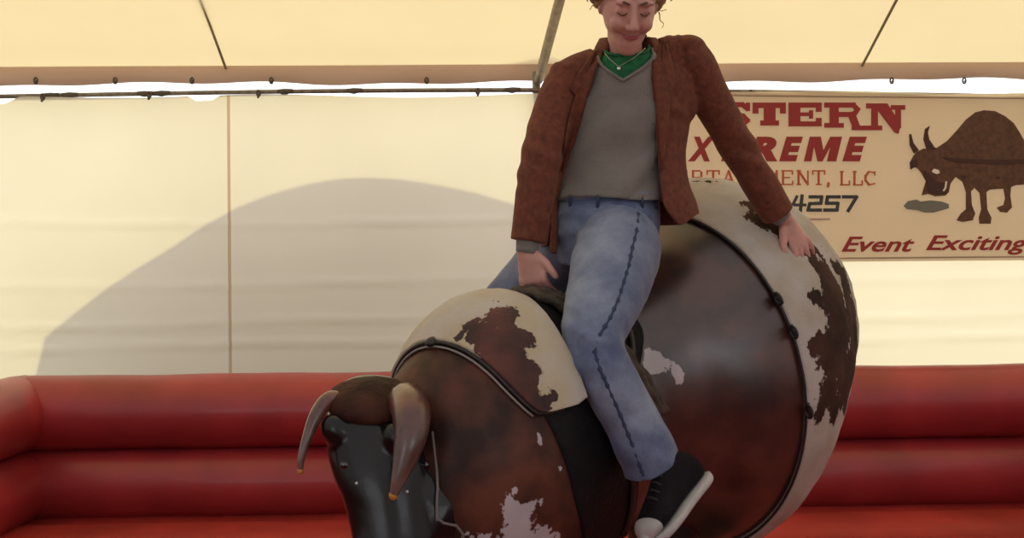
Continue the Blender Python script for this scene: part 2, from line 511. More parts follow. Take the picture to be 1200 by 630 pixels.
def rect(bm, x0, y0, x1, y1, Y=LY): poly(bm, [(x0, y0), (x1, y0), (x1, y1), (x0, y1)], Y)
# STERN in wide slab letters
bm = bmesh.new()
stroke(bm, [(876, 127), (870, 122.5), (860, 122.5), (855, 127), (859, 132), (871, 136), (876, 141), (870, 145.5), (860, 145.5), (855, 141)], 6)
rect(bm, 874, 120, 879, 130); rect(bm, 852, 138, 857, 148)
rect(bm, 882, 120, 921, 126.5); rect(bm, 882, 120, 889, 133); rect(bm, 914, 120, 921, 133); rect(bm, 895, 124, 909, 145); rect(bm, 891, 141, 913, 147)
rect(bm, 924, 120, 962, 126); rect(bm, 924, 120, 938, 148); rect(bm, 926, 142, 963, 148); rect(bm, 938, 131.5, 952, 136); rect(bm, 948, 129, 953, 139); rect(bm, 956, 120, 963, 131); rect(bm, 956, 138, 963, 148)
rect(bm, 966, 120, 1003, 126); rect(bm, 972, 122, 983, 148); rect(bm, 966, 144, 989, 149.5); stroke(bm, [(1000, 123), (1005, 128), (1001, 134), (984, 134)], 6)
stroke(bm, [(998, 134), (1003, 147)], 9); rect(bm, 998, 147, 1034, 152.5)
rect(bm, 1015, 121, 1040, 127); rect(bm, 1021, 124, 1029, 150); poly(bm, [(1028, 121), (1040, 121), (1056, 146), (1053, 157), (1048, 155), (1026, 126)]); rect(bm, 1049, 127, 1056, 150); rect(bm, 1044, 123, 1061, 128.5)
# W and E before it, hidden by the rider's sleeve
stroke(bm, [(764, 122), (771, 146), (778, 128), (785, 146), (793, 122)], 6); rect(bm, 830, 120, 838, 146); rect(bm, 830, 120, 849, 126); rect(bm, 836, 140, 849, 146); rect(bm, 830, 131, 844, 137)
obj('lettering', bm, m_ink_red, ban, smooth=False)
def text(s, x0, x1, y0, y1, mat, shear=0.0, offset=0.0, par=ban, Y=LY):
    cu = bpy.data.curves.new('t', 'FONT'); cu.body = s; cu.size = 1; cu.shear = shear; cu.offset = offset; cu.extrude = .001; cu.resolution_u = 4
    o = bpy.data.objects.new('t', cu); C.objects.link(o)
    dg = bpy.context.evaluated_depsgraph_get(); dg.update()
    me = bpy.data.meshes.new_from_object(o.evaluated_get(dg), depsgraph=dg)
    bpy.data.objects.remove(o)
    X = [v.co.x for v in me.vertices]; Z = [v.co.y for v in me.vertices]
    ax, bx, az, bz = min(X), max(X), min(Z), max(Z)
    for v in me.vertices:
        px = x0 + (v.co.x - ax) / (bx - ax) * (x1 - x0); py = y1 + (v.co.y - az) / (bz - az) * (y0 - y1)
        q = PY(px, py, Y); q.y -= v.co.z * .8; v.co = q
    return link_mesh('lettering', me, mat, par, smooth=False)
for ch, x0, x1 in (('E', 775, 803), ('X', 806, 838), ('T', 842, 872), ('R', 876, 911), ('E', 913, 941), ('E', 987, 1016)):
    text(ch, x0, x1, 160, 189, m_ink_red, .28, .06)
bm = bmesh.new()
poly(bm, [(949, 160), (962, 160), (965, 176), (973, 160), (987, 160), (980, 189), (969, 189), (973, 172), (964, 189), (958, 189), (954, 172), (951, 189), (942, 189)])
obj('lettering', bm, m_ink_red, ban, smooth=False)
# thin serif line
bm = bmesh.new()
def ser(ch, x, y0, y1, wd):
    t, v = 1.7, 2.6
    m_ = (y0 + y1) / 2
    def s(a, b, k=v): stroke(bm, [(x + a[0] * wd, y0 + a[1] * (y1 - y0)), (x + b[0] * wd, y0 + b[1] * (y1 - y0))], k)
    if ch in 'ELTNMI':
        if ch in 'ELNM': s((.12, 0), (.12, 1)); s((0, 1), (.28, 1), t); s((0, 0), (.28, 0), t)
        if ch == 'E': s((.1, 0), (.85, 0), t); s((.1, .5), (.65, .5), t); s((.1, 1), (.9, 1), t); s((.87, 0), (.87, .25), t); s((.9, .75), (.9, 1), t)
        if ch == 'L': s((.1, 1), (.85, 1), t); s((.87, .7), (.87, 1), t)
        if ch == 'T': s((0, 0), (1, 0), t); s((.5, 0), (.5, 1)); s((.02, 0), (.02, .25), t); s((.98, 0), (.98, .25), t); s((.3, 1), (.7, 1), t)
        if ch == 'N': s((.12, 0), (.88, 1)); s((.88, 0), (.88, 1), t)
        if ch == 'M': s((.12, 0), (.5, .9)); s((.5, .9), (.88, 0), t); s((.88, 0), (.88, 1)); s((.75, 1), (1, 1), t)
        if ch == 'I': s((.5, 0), (.5, 1)); s((.3, 0), (.7, 0), t); s((.3, 1), (.7, 1), t)
    if ch == 'R': s((.12, 0), (.12, 1)); s((.1, 0), (.7, 0), t); s((.8, .1), (.8, .4)); s((.7, .5), (.1, .5), t); s((.5, .5), (.9, 1))
    if ch == 'A': s((.1, 1), (.5, 0), t); s((.5, 0), (.9, 1)); s((.3, .65), (.7, .65), t)
    if ch == 'C': s((.85, .08), (.4, 0), t); s((.35, .03), (.1, .35)); s((.1, .3), (.1, .7)); s((.1, .65), (.4, 1)); s((.4, 1), (.88, .9), t); s((.88, 0), (.88, .25), t)
    if ch == ',': s((.1, .9), (.0, 1.15), 3)
x = 738
for ch in 'ENTERTAINMENT':
    wd = 14.5 if ch != 'M' else 17
    if ch == 'I': wd = 9
    ser(ch, x, 200, 216, wd); x += wd + 3.6
ser(',', x, 200, 216, 8)
for ch, x in (('L', 985), ('L', 1000), ('C', 1013)): ser(ch, x, 201, 216.5, 12 if ch == 'L' else 14)
obj('lettering', bm, m_ink_red2, ban, smooth=False)
# phone number end, squared digits
bm = bmesh.new()
W = 4
stroke(bm, [(934, 230), (929, 240), (944, 240)], W - .6); stroke(bm, [(940, 229), (938, 247)], W)
stroke(bm, [(949, 230.5), (963, 230.5), (962, 238), (949, 238.5), (947, 246), (962, 246)], W)
stroke(bm, [(984, 230.5), (970, 230.5), (968.5, 238), (982, 238), (981, 246), (966, 246)], W)
stroke(bm, [(988, 230.5), (1004, 230.5), (994, 247)], W)
obj('lettering', bm, m_ink_blk, ban, smooth=False)
bm = bmesh.new(); stroke(bm, [(930, 257), (972, 256.6)], 2.2)
obj('fine_print', bm, principled('faint_print', (0.42, 0.32, 0.25), .7), ban, smooth=False)
text('r', 962, 970, 280.5, 291, m_ink_dbr, .3, .03)
text('Event', 986, 1072, 277, 295, m_ink_red, .38, .022)
text('Exciting', 1085, 1206, 275.5, 298.5, m_ink_red, .38, .022)
# bison drawing
bm = bmesh.new()
poly(bm, [(1098,173),(1110,165),(1122,152),(1132,140),(1143,131.5),(1153,129),(1166,130),(1178,136),(1188,144),(1195,155),(1201,166),(1207,180),(1213,200),(1214,215),(1212,230),(1214,243),(1204,245),(1205,232),(1202,216),(1190,217),(1185,219),(1184,229),(1186,243),(1180,249),(1172,248),(1168,243),(1176,240),(1178,232),(1176,221),(1160,222),(1156,225),(1157,245),(1162,255),(1161,262),(1148,262),(1147,255),(1150,245),(1148,226),(1142,220),(1138,224),(1139,240),(1143,250),(1140,258),(1128,260),(1121,258),(1126,250),(1132,245),(1132,225),(1128,213),(1120,207),(1114,215),(1112,225),(1108,229),(1096,230),(1088,227),(1080,229),(1082,222),(1085,212),(1080,203),(1076,198),(1071,195),(1067,199),(1066,191),(1070,183),(1074,178),(1082,174),(1090,174)])
bison = obj('bison_drawing', bm, m_ink_brn, ban, smooth=False)
bm = bmesh.new()
poly(bm, [(1071,180),(1066,170),(1065.5,157),(1068,157),(1070.5,167),(1077,176)]); poly(bm, [(1086,176),(1082,163),(1084,151),(1090,147),(1087.5,155),(1089,163),(1095,172),(1099,175)])
poly(bm, [(1104,184),(1130,186),(1170,187),(1211,186),(1212,191),(1170,192),(1120,190)], LY - .004)
poly(bm, [(1082,198),(1090,205),(1096,212),(1108,214),(1110,226),(1100,228),(1088,224),(1086,212)], LY - .004)
poly(bm, [(1066,190),(1074,186),(1076,194),(1068,198)], LY - .004)
for c in ((1130, 207), (1170, 208)): poly(bm, [(c[0]-3, c[1]), (c[0], c[1]-2), (c[0]+3, c[1]), (c[0], c[1]+2)], LY - .004)
obj('dark_marking', bm, m_ink_dbr, bison, smooth=False)
bm = bmesh.new()
poly(bm, [(1092,200),(1095,197.5),(1100,199),(1101.5,202.5),(1098,204),(1093,202)], LY - .006)
obj('eye_drawing', bm, m_ink_wht, bison, smooth=False)
bm = bmesh.new(); stroke(bm, [(1109, 213), (1108, 220), (1106, 223)], 2.0, LY - .006)
obj('nose_ring_drawing', bm, m_ink_wht, bison, smooth=False)
bm = bmesh.new()
poly(bm, [(1059,241),(1064,235.5),(1074,233.5),(1079,236),(1090,234.5),(1104,236),(1112,239),(1112,244),(1103,246.5),(1094,249),(1084,249),(1074,246),(1063,245)])
obj('rock_drawing', bm, m_ink_grn, ban, smooth=False)

# ------------------------------------------------------------------ the mechanical bull
YAWB, PIT = math.radians(43), math.radians(20)
hd = Vector((-math.sin(YAWB), -math.cos(YAWB), 0))
BF = hd * math.cos(PIT) - Vector((0, 0, math.sin(PIT)))
BU = hd * math.sin(PIT) + Vector((0, 0, math.cos(PIT)))
BL = BU.cross(BF).normalized()
O = P(700, 340, 3.15)
def B(x, l, z): return O + BF * x + BL * l + BU * z
def Binv(p):
    d = p - O; return Vector((d.dot(BF), d.dot(BL), d.dot(BU)))
#        x     top   bottom  half width
KEY = [(-0.98, -.42, -.43, .01), (-.965, -.28, -.54, .12), (-.92, -.15, -.60, .22), (-.84, -.01, -.68, .325), (-.72, .085, -.76, .405), (-.60, .135, -.83, .445),
       (-.48, .145, -.90, .468), (-.36, .12, -.955, .468), (-.24, .07, -.965, .435), (-.12, .015, -.90, .36), (-.03, -.01, -.80, .275), (.08, -.01, -.71, .205),
       (.20, .03, -.68, .205), (.30, .08, -.66, .235), (.42, .13, -.64, .262), (.54, .132, -.62, .272), (.64, .100, -.60, .262), (.74, .055, -.56, .23),
       (.82, -.04, -.50, .18), (.875, -.15, -.42, .11), (.90, -.28, -.30, .01)]
def S(x, th, off=0.0):
    top, bot, hw = interp(KEY, x)
    zc, b = (top + bot) / 2, max(.004, (top - bot) / 2); hw = max(.004, hw)
    l, z = hw * math.sin(th), b * math.cos(th)
    if off:
        # outward direction, numerically
        e = .01
        t1, b1, h1 = interp(KEY, min(.895, x + e)); t0, b0, h0 = interp(KEY, max(-.975, x - e))
        dr = Vector((2 * e, (h1 - h0) * math.sin(th), (t1 + b1 - t0 - b0) / 2 + (t1 - b1 - t0 + b0) / 2 * math.cos(th)))
        dt = Vector((0, hw * math.cos(th), -b * math.sin(th)))
        nn = dt.cross(dr)
        if nn.length > 1e-9:
            nn.normalize()
            if nn.dot(Vector((0, math.sin(th), math.cos(th)))) < 0: nn = -nn
            return B(x + nn.x * off, l + nn.y * off, zc + z + nn.z * off)
    return B(x, l, zc + z)
def bodygrid(fx, th0, th1, nu, nv, off, thick, full=False, offn=None):
    """patch of the shell: fx(theta) -> (x0, x1); thickness returned to the surface along its rim"""
    bm = bmesh.new()
    rows = []
    for side in (0, 1):
        gg = []
        for j in range(nv + 1):
            th = th0 + (th1 - th0) * j / nv
            a, b = fx(th)
            row = []
            for i in range(nu + 1):
                x = a + (b - a) * i / nu
                o_ = off - (thick if side else 0)
                if offn and not side: o_ += offn(x, th)
                row.append(bm.verts.new(S(x, th, o_)))
            gg.append(row)
        rows.append(gg)
    for s_ in (0, 1):
        for j in range(nv):
            for i in range(nu):
                q = (rows[s_][j][i], rows[s_][j][i+1], rows[s_][j+1][i+1], rows[s_][j+1][i])
                bm.faces.new(q if s_ == 0 else q[::-1])
    rim = [(0, i) for i in range(nu)] ; 
    def wallq(a, b, c, d): bm.faces.new((a, b, c, d))
    for i in range(nu):
        wallq(rows[0][0][i], rows[1][0][i], rows[1][0][i+1], rows[0][0][i+1])
        wallq(rows[0][nv][i+1], rows[1][nv][i+1], rows[1][nv][i], rows[0][nv][i])
    for j in range(nv):
        wallq(rows[0][j+1][0], rows[1][j+1][0], rows[1][j][0], rows[0][j][0])
        wallq(rows[0][j][nu], rows[1][j][nu], rows[1][j+1][nu], rows[0][j+1][nu])
    if full: bmesh.ops.remove_doubles(bm, verts=bm.verts[:], dist=1e-5)
    return bm
base = Vector((B(-.1, 0, -.7).x, B(-.1, 0, -.7).y, TZ))
bull = thing('mechanical_bull', base, 'dark brown mechanical bull with cowhide patches, head lowered, carrying the rider', 'mechanical bull')
def pad_x(th):
    a = abs(math.degrees(th))
    def sm(v): v = max(0, min(1, v)); return v * v * (3 - 2 * v)
    return (.03 + .27 * sm((a - 35) / 65), .42 + .18 * sm((a - 40) / 22) - .03 * sm((a - 95) / 30))
# shell
bm = bmesh.new()
rings = []
NXS, NT = 150, 96
for i in range(NXS + 1):
    x = -.98 + 1.88 * i / NXS
    rings.append([S(x, 2 * PI * j / NT) for j in range(NT)])
loft(bm, rings)
bmesh.ops.recalc_face_normals(bm, faces=bm.faces[:])
shell_bvh = BVHTree.FromBMesh(bm)
me = bpy.data.meshes.new('body'); bm.to_mesh(me); bm.free()
def hit(px, py, bvh=shell_bvh):
    v = (fw + RT * ((px - 600) / FPX) + UP * ((315 - py) / FPX)).normalized()
    h = bvh.ray_cast(CAM, v)
    return h[0]
def blobs(lst, bvh=shell_bvh):
    out = []
    for px, py, r in lst:
        p = hit(px, py, bvh)
        if p is not None: out.append((p, r))
    return out
def field(p, bl, amp=.5, sc=13):
    """positive inside the blobs, in units of their radius"""
    q = p + Vector([noise.noise(p * sc + Vector((k * 7.3, 1, 2))) for k in range(3)]) * .03 * amp / .3
    return max([1 - (q - c).length / r for c, r in bl] or [-1])
wb = blobs([(600, 600, .030), (607, 612, .035), (615, 626, .045), (600, 640, .07), (630, 650, .06), (572, 618, .02), (560, 628, .02), (636, 512, .012), (642, 528, .016), (650, 545, .010), (655, 560, .007), (667, 590, .010), (672, 606, .012), (675, 622, .018), (592, 585, .016), (598, 572, .012), (620, 600, .02), (583, 605, .014),
            (770, 428, .045), (757, 432, .03), (790, 437, .03)])
wb += [(B(.55, -.25, -.35), .10), (B(-.3, -.42, -.5), .12)]
paint(me, 'patch', lambda p: -field(p, wb))
m_shell = patch_material('bull_paint', (0.50, 0.44, 0.44), (0.040, 0.0125, 0.0075), rough=.42, coat=1.0, nsc=70, namp=.9, soft=.06, bump=(25, .12))
link_mesh('body_shell', me, m_shell, bull)
# neck and shoulder skin in front of the pad: duller red-brown paint
m_neck = patch_material('neck_paint', (0.46, 0.41, 0.42), (0.060, 0.0175, 0.0085), rough=.62, coat=.08, nsc=80, namp=1.3, soft=.06, bump=(40, .25), spec=.3)
bm = bodygrid(lambda th: (pad_x(th)[1] - .01, .899), -PI, PI, 60, 120, .006, .01, True)
me = bpy.data.meshes.new('n'); bm.to_mesh(me); bm.free()
paint(me, 'patch', lambda p: -field(p, wb))
link_mesh('neck', me, m_neck, bull)

# rump hide: behind the seam
m_hide = patch_material('cowhide_rump', (0.46, 0.41, 0.37), (0.034, 0.014, 0.009), spec=.2, rough=.8, nsc=70, namp=1.0, soft=.05, bump=(150, .5), cc=(0.40, 0.34, 0.27))
def seam_x(th): return -.345 + .09 * (1 - math.cos(th))
def rough_hide(x, th): return .006 * noise.noise(Vector((x * 9, math.sin(th) * 4, math.cos(th) * 4))) + .003 * noise.noise(Vector((x * 30, math.sin(th) * 14, math.cos(th) * 14)))
bm = bodygrid(lambda th: (-.979, seam_x(th)), -PI, PI, 70, 140, .016, .02, True, rough_hide)
rump_bvh = BVHTree.FromBMesh(bm)
me = bpy.data.meshes.new('r'); bm.to_mesh(me); bm.free()
rb = blobs([(965, 320, .055), (975, 345, .07), (960, 345, .03), (985, 380, .075), (980, 415, .075), (990, 440, .07), (972, 460, .065), (960, 480, .04), (985, 470, .05), (995, 350, .06), (998, 375, .07), (1000, 430, .07), (992, 470, .05), (985, 320, .05), (975, 300, .03), (950, 345, .02), (955, 400, .03), (1000, 400, .06), (955, 295, .03),
            (905, 262, .045), (890, 252, .045), (916, 275, .03), (878, 243, .04), (900, 245, .05), (825, 213, .022), (812, 212, .02), (835, 214, .012), (945, 290, .02)], rump_bvh)
rb += [(B(-.9, .0, -.3), .20), (B(-.86, .22, -.25), .10), (B(-.7, -.35, -.2), .15), (B(-.92, -.1, -.55), .12)]
paint(me, 'patch', lambda p: field(p, rb))
link_mesh('rump_hide', me, m_hide, bull)
m_edge = principled('black_piping', (0.018, 0.013, 0.012), .5)
bm = bmesh.new()
tube(bm, [S(seam_x(t) + .002, t, .010) for t in [2 * PI * k / 120 for k in range(120)]], .0045, 8, closed=True)
obj('seam_piping', bm, m_edge, bull)
for th in (57, 67.5, 91, -57, -91):
    t = math.radians(th); c = S(seam_x(t) + .004, t, .022); n_ = (S(seam_x(t), t, .05) - S(seam_x(t), t, 0)).normalized(); s_ = (S(seam_x(t), t + .05) - S(seam_x(t), t)).normalized()
    bm = bmesh.new()
    tube(bm, [c + s_ * (.017 * math.cos(a)) + BF * (.012 * math.cos(a) * .3 + .010) + n_ * (.008 + .014 * math.sin(a)) for a in [2 * PI * k / 12 for k in range(12)]], .0045, 6, closed=True)
    tube(bm, [c - s_ * .02, c, c + s_ * .02], .007, 6)
    obj('lacing_loop', bm, m_edge, bull)

# saddle pad: black, around the waist and down both flanks
bm = bodygrid(pad_x, -math.radians(150), math.radians(150), 24, 80, .012, .02)
obj('saddle_pad', bm, principled('black_leather', (0.008, 0.0075, 0.008), .62, (60, .4), .3, 12, spec=.15), bull)
bm = bmesh.new()
for s_ in (1, -1):
    tube(bm, [S(pad_x(math.radians(25 + 5.6 * k))[0] + .05, s_ * math.radians(25 + 5.6 * k), .018) for k in range(21)], .009, 8)
obj('stirrup_strap', bm, principled('strap_brown_black', (0.03, 0.022, 0.016), .5), bull)

# shoulder hide
HA = 67
def hide_x(th):
    a = abs(th) / math.radians(HA)
    return (.365 + .125 * a, .637 - .035 * max(0, (a - .6) / .4) ** 2 - .075 * max(0, (a - .88) / .12) ** 2)
bm = bodygrid(hide_x, -math.radians(HA), math.radians(HA), 50, 110, .026, .03, False,
              lambda x, th: .5 * rough_hide(x, th) + .018 * math.sin(min(1, max(0, (x - .36) / .28)) * PI))
hide_bvh = BVHTree.FromBMesh(bm)
me = bpy.data.meshes.new('h'); bm.to_mesh(me); bm.free()
hb = blobs([(540, 385, 0.0297), (535, 395, 0.0270), (548, 378, 0.0270), (583, 375, 0.0473), (600, 385, 0.0378), (570, 400, 0.0405), (590, 405, 0.0405), (605, 410, 0.0405), (575, 418, 0.0270), (605, 425, 0.0473), (615, 440, 0.0473), (620, 460, 0.0405), (600, 440, 0.0405), (628, 475, 0.0297), (585, 428, 0.0270), (600, 448, 0.0405), (612, 462, 0.0405), (622, 470, 0.0405), (628, 484, 0.0405), (612, 455, 0.0473), (590, 436, 0.0270), (625, 445, 0.0338), (632, 468, 0.0297),
            (600, 400, 0.0405), (560, 390, 0.0270), (508, 378, 0.0060), (503, 388, 0.0060), (512, 372, 0.0060), (610, 395, 0.0338), (640, 486, .02), (650, 484, .02), (600, 420, .045), (618, 450, .04)], hide_bvh)
hb += [(B(.45, -.15, .05), .07), (B(.5, -.25, -.1), .08)]
paint(me, 'patch', lambda p: field(p, hb, .4, 22))
m_hide2 = patch_material('cowhide_shoulder', (0.47, 0.42, 0.36), (0.065, 0.016, 0.010), rough=.75, nsc=90, namp=.9, soft=.05, bump=(160, .4), cc=(0.44, 0.36, 0.24), sheen=.15)
sh_hide = link_mesh('shoulder_hide', me, m_hide2, bull)
bm = bmesh.new()
for k0, k1 in ((-66, 66),):
    tube(bm, [S(hide_x(math.radians(a))[1] + .004, math.radians(a), .018) for a in range(k0, k1 + 1, 3)], .005, 8)
c = S(.642, -.05, .02); ell(bm, c, BF, BL, BU, .018, .016, .012)
obj('front_piping', bm, m_edge, sh_hide)
bm = bmesh.new()
tube(bm, [S(hide_x(math.radians(a))[1] + .013, math.radians(a), .012) for a in range(-60, 61, 3)], .003, 6)
obj('white_cord', bm, principled('dirty_white_cord', (0.26, 0.23, 0.21), .7), sh_hide)

# bull rope around the withers, with the hand hold
m_rope = principled('dark_rope', (0.060, 0.042, 0.026), .75, (90, .6), .4, 25)
for q, (xx, of) in enumerate(((.225, .022), (.258, .032), (.291, .034), (.322, .028))):
    bm = bmesh.new()
    pts = [S(xx - .10 * (abs(a) / 75) ** 1.6 + .004 * math.sin(a * .35 + q), math.radians(a), of + .003 * math.sin(a * .6 + q)) for a in range(-84, 85, 2)]
    tube(bm, pts, .015, 8)
    obj('bull_rope', bm, m_rope, bull)
bm = bmesh.new()
hh0, hh1 = S(.25, math.radians(-38), .03), S(.29, math.radians(18), .03)
tube(bm, [hh0.lerp(hh1, k / 10) + BU * (.045 * math.sin(k / 10 * PI) + .0) for k in range(11)], .013, 8)
obj('rope_handle', bm, m_rope, bull)

# head
HS = .0  
def H(px, py, d): return P(px, py, d)
hx = (RT * .97 - fw * -.22).normalized()           # across the face
hy = (-fw * .93 + RT * -.25 - Vector((0, 0, .18))).normalized()     # out of the face
hx = (hx - hy * hx.dot(hy)).normalized()
hd_rows = [  # px, py of the section's centre, depth, half width px-wise (m), half depth
    (436, 443, 2.66, .030, .03), (438, 450, 2.65, .075, .07), (440, 464, 2.64, .105, .095), (443, 485, 2.62, .117, .115), (448, 520, 2.60, .126, .125), (453, 550, 2.58, .122, .122),
    (459, 580, 2.56, .110, .112), (463, 610, 2.54, .101, .105), (464, 645, 2.51, .092, .098), (464, 690, 2.48, .086, .092), (463, 725, 2.45, .084, .088), (462, 750, 2.44, .068, .07), (461, 762, 2.44, .03, .03)]
bm = bmesh.new()
ks = [(i, *P(a, b, d), rw, rd) for i, (a, b, d, rw, rd) in enumerate(hd_rows)]
rings = []
for i in range((len(ks) - 1) * 4 + 1):
    r_ = interp(ks, i / 4)
    rings.append(ring(Vector(r_[:3]), hx, hy, r_[3], r_[4], 40, 2.3))
loft(bm, rings)
# neck link between head and body
limb(bm, [(B(.70, 0, -.24), .17, .2), (B(.84, .0, -.22), .14, .16), (P(452, 530, 2.62), .10, .12)], 24, side=BL)
# brow bumps, jaw
for sx in (-1, 1):
    ell(bm, P(448, 500, 2.60) + hx * (sx * .075) + hy * .075, hx, hy, BU, .045, .04, .05)
    ell(bm, P(458, 560, 2.58) + hx * (sx * .085) - hy * .03, hx, hy, BU, .05, .07, .10)
    ell(bm, P(462, 700, 2.46) + hx * (sx * .045) + hy * .06, hx, hy, BU, .04, .04, .04)
me = fuse(bm, .008, 5)
bm2 = bmesh.new(); bm2.from_mesh(me); head_bvh = BVHTree.FromBMesh(bm2); bm2.free()
pl = P(440, 492, 2.5).z
m_head = principled('bull_head_paint', (0.006, 0.005, 0.006), .27, (22, .15), .3, 12, coat=.12, spec=.35)
head = link_mesh('head', me, m_head, bull)
# hairy poll
bm = bmesh.new()
ell(bm, P(438, 470, 2.62) + hy * .004, hx, hy, UP, .112, .112, .052, 28, 16)
me = fuse(bm, .006, 1); wrinkle(me, lambda p: .004 * noise.noise(p * 22) + .0012 * noise.noise(p * 80))
link_mesh('poll', me, principled('poll_brown', (0.046, 0.013, 0.007), .7, (90, .3), .5, 14, spec=.2), head)
# neck hair mantle front
# horns
m_horn = patch_material('horn', (0.17, 0.105, 0.085), (0.075, 0.024, 0.019), rough=.3, coat=.5, nsc=20, namp=1.2, soft=.5, bump=(50, .15))
def horn(pts, rs):
    bm = bmesh.new()
    ks = [(i, *p, r) for i, (p, r) in enumerate(zip(pts, rs))]
    ps = [interp(ks, i / 5) for i in range((len(ks) - 1) * 5 + 1)]
    tube(bm, [Vector(p[:3]) for p in ps], [p[3] for p in ps], 14)
    me = bpy.data.meshes.new('h'); bmesh.ops.recalc_face_normals(bm, faces=bm.faces[:]); bm.to_mesh(me); bm.free()
    z0, z1 = pts[0].z, pts[-1].z
    paint(me, 'patch', lambda p: .5 - (z0 - p.z) / (z0 - z1))
    h = link_mesh('horn', me, m_horn, head)
    bm = bmesh.new(); ell(bm, pts[-1], RT, fw, UP, rs[-1] * 1.15, rs[-1] * 1.15, rs[-1] * 1.3)
    obj('horn_tip', bm, principled('horn_tip_ochre', (0.42, 0.20, 0.03), .4), h)
horn([P(402, 470, 2.60), P(386, 468, 2.57), P(371, 486, 2.54), P(360, 513, 2.52), P(353, 537, 2.51), P(352, 551, 2.51)], [.020, .020, .017, .012, .0085, .0065])
horn([P(476, 470, 2.56), P(482, 482, 2.49), P(481, 510, 2.44), P(474, 540, 2.42), P(466, 565, 2.41), P(461, 580, 2.41)], [.046, .045, .038, .027, .016, .009])
# eyes, studs of the halter, halter rope
m_eye = principled('eye_black', (0.004, 0.004, 0.004), .1, coat=1)
m_stud = principled('stud', (0.55, 0.55, 0.55), .25, metal=.6)
for (px, py) in ((477, 576), (510, 525), (513, 572), (512, 608), (418, 566)):
    p = hit(px, py, head_bvh) or hit(px, py)
    if p is None: continue
    bm = bmesh.new(); ell(bm, p, RT, fw, UP, .0042, .004, .0042, 10, 8); obj('halter_stud', bm, m_stud, head)
for px in (404, 498):
    p = hit(px, 545, head_bvh)
    if p: bm = bmesh.new(); ell(bm, p, RT, fw, UP, .011, .006, .009, 14, 10); obj('eye', bm, m_eye, head)
bm = bmesh.new()
cp = []
for (px, py) in ((507, 505), (509, 525), (512, 550), (513, 570), (512, 590), (512, 606), (520, 612), (535, 615), (542, 624), (545, 640)):
    ps = [q for q in (hit(px, py, head_bvh), hit(px, py)) if q is not None]
    if ps: cp.append(min(ps, key=lambda q: (q - CAM).length) - fw * .006)
tube(bm, cp, .0035, 6)
obj('halter_cord', bm, principled('grey_cord', (0.16, 0.14, 0.13), .6), head)
# pedestal and motor housing
m_steel = principled('black_steel', (0.02, 0.02, 0.022), .4, metal=.6)
bm = bmesh.new()
c = B(-.1, 0, -.66)
tube(bm, [Vector((base.x, base.y, z)) for z in (TZ - .02, TZ + .10, TZ + .12, TZ + .14)], [.42, .42, .36, .12], 32)
limb(bm, [(Vector((base.x, base.y, TZ + .12)), .11), (Vector((base.x, base.y, TZ + .40)), .10), (c, .12)], 24, sub=3)
obj('pedestal', bm, m_steel, bull)
bm = bmesh.new()
tube(bm, [B(-.966, 0, -.22), B(-1.02, 0, -.30), B(-1.03, -.02, -.5), B(-1.0, -.03, -.75)], [.025, .024, .018, .012], 10)
obj('tail', bm, m_rope, bull)

# ------------------------------------------------------------------ the rider
rider = thing('person', P(700, 345, 3.12), 'person in rust brown blazer, grey sweater and jeans sitting on the mechanical bull, looking down', 'person')
m_skin = principled('skin', (0.56, 0.28, 0.225), .5, (200, .1), .12, 20, sss=.12)
m_jeans = None
sh = Vector((0, 0, 0))
HIPL, KNL, ANL = P(738, 262, 3.00), P(694, 398, 2.72), P(799, 550, 2.73)
HIPR, KNR, ANR = P(672, 262, 3.16), P(578, 384, 3.30), P(640, 540, 3.50)
SHL, ELL, WRL = P(803, 76, 3.08), P(862, 172, 3.17), P(920, 256, 3.24)
SHR, ELR, WRR = P(664, 96, 3.06), P(632, 190, 2.97), P(617, 292, 2.95)
side = RT
# head frame
HF = (-fw * math.cos(math.radians(33)) - UP * math.sin(math.radians(33)) + RT * .06).normalized()
HU = (UP * math.cos(math.radians(33)) - fw * math.sin(math.radians(33)) + RT * .045)
HU = (HU - HF * HU.dot(HF)).normalized()
HR = HF.cross(HU).normalized()
if HR.dot(RT) < 0: HR = -HR
HC = P(736, 60, 2.93) + HU * .105 - HF * .062     # ear level centre; chin sits at HC + (0,.062..,-.105)
def hp(x, f, u): return HC + HR * x + HF * f + HU * u
bm = bmesh.new()
ell(bm, hp(0, -.018, .045), HR, HF, HU, .078, .094, .088, 28, 18)      # skull
ell(bm, hp(0, .012, -.012), HR, HF, HU, .069, .076, .085, 28, 18)      # face
ell(bm, hp(0, .030, -.060), HR, HF, HU, .048, .052, .052, 24, 14)      # jaw
ell(bm, hp(0, .052, -.099), HR, HF, HU, .029, .026, .022); ell(bm, hp(0, .054, -.078), HR, HF, HU, .036, .028, .030)              # chin
for s_ in (-1, 1):
    ell(bm, hp(s_ * .034, .064, -.028), HR, HF, HU, .024, .022, .024)  # cheeks
    ell(bm, hp(s_ * .030, .074, .012), HR, HF, HU, .0165, .012, .0115)  # eyelids
    ell(bm, hp(s_ * .030, .080, .034), HR, HF, HU, .024, .010, .009)   # brow
    ell(bm, hp(s_ * .074, -.008, .0), HR, HF, HU, .008, .018, .030)    # ears
    ell(bm, hp(s_ * .012, .094, -.030), HR, HF, HU, .008, .009, .007)  # nostrils
limb(bm, [(hp(0, .082, .022), .009), (hp(0, .094, -.002), .010), (hp(0, .106, -.024), .012)], 12)
mp = [(-.027, .070, -.052), (-.014, .080, -.058), (0, .084, -.0585), (.014, .080, -.058), (.027, .070, -.052)]
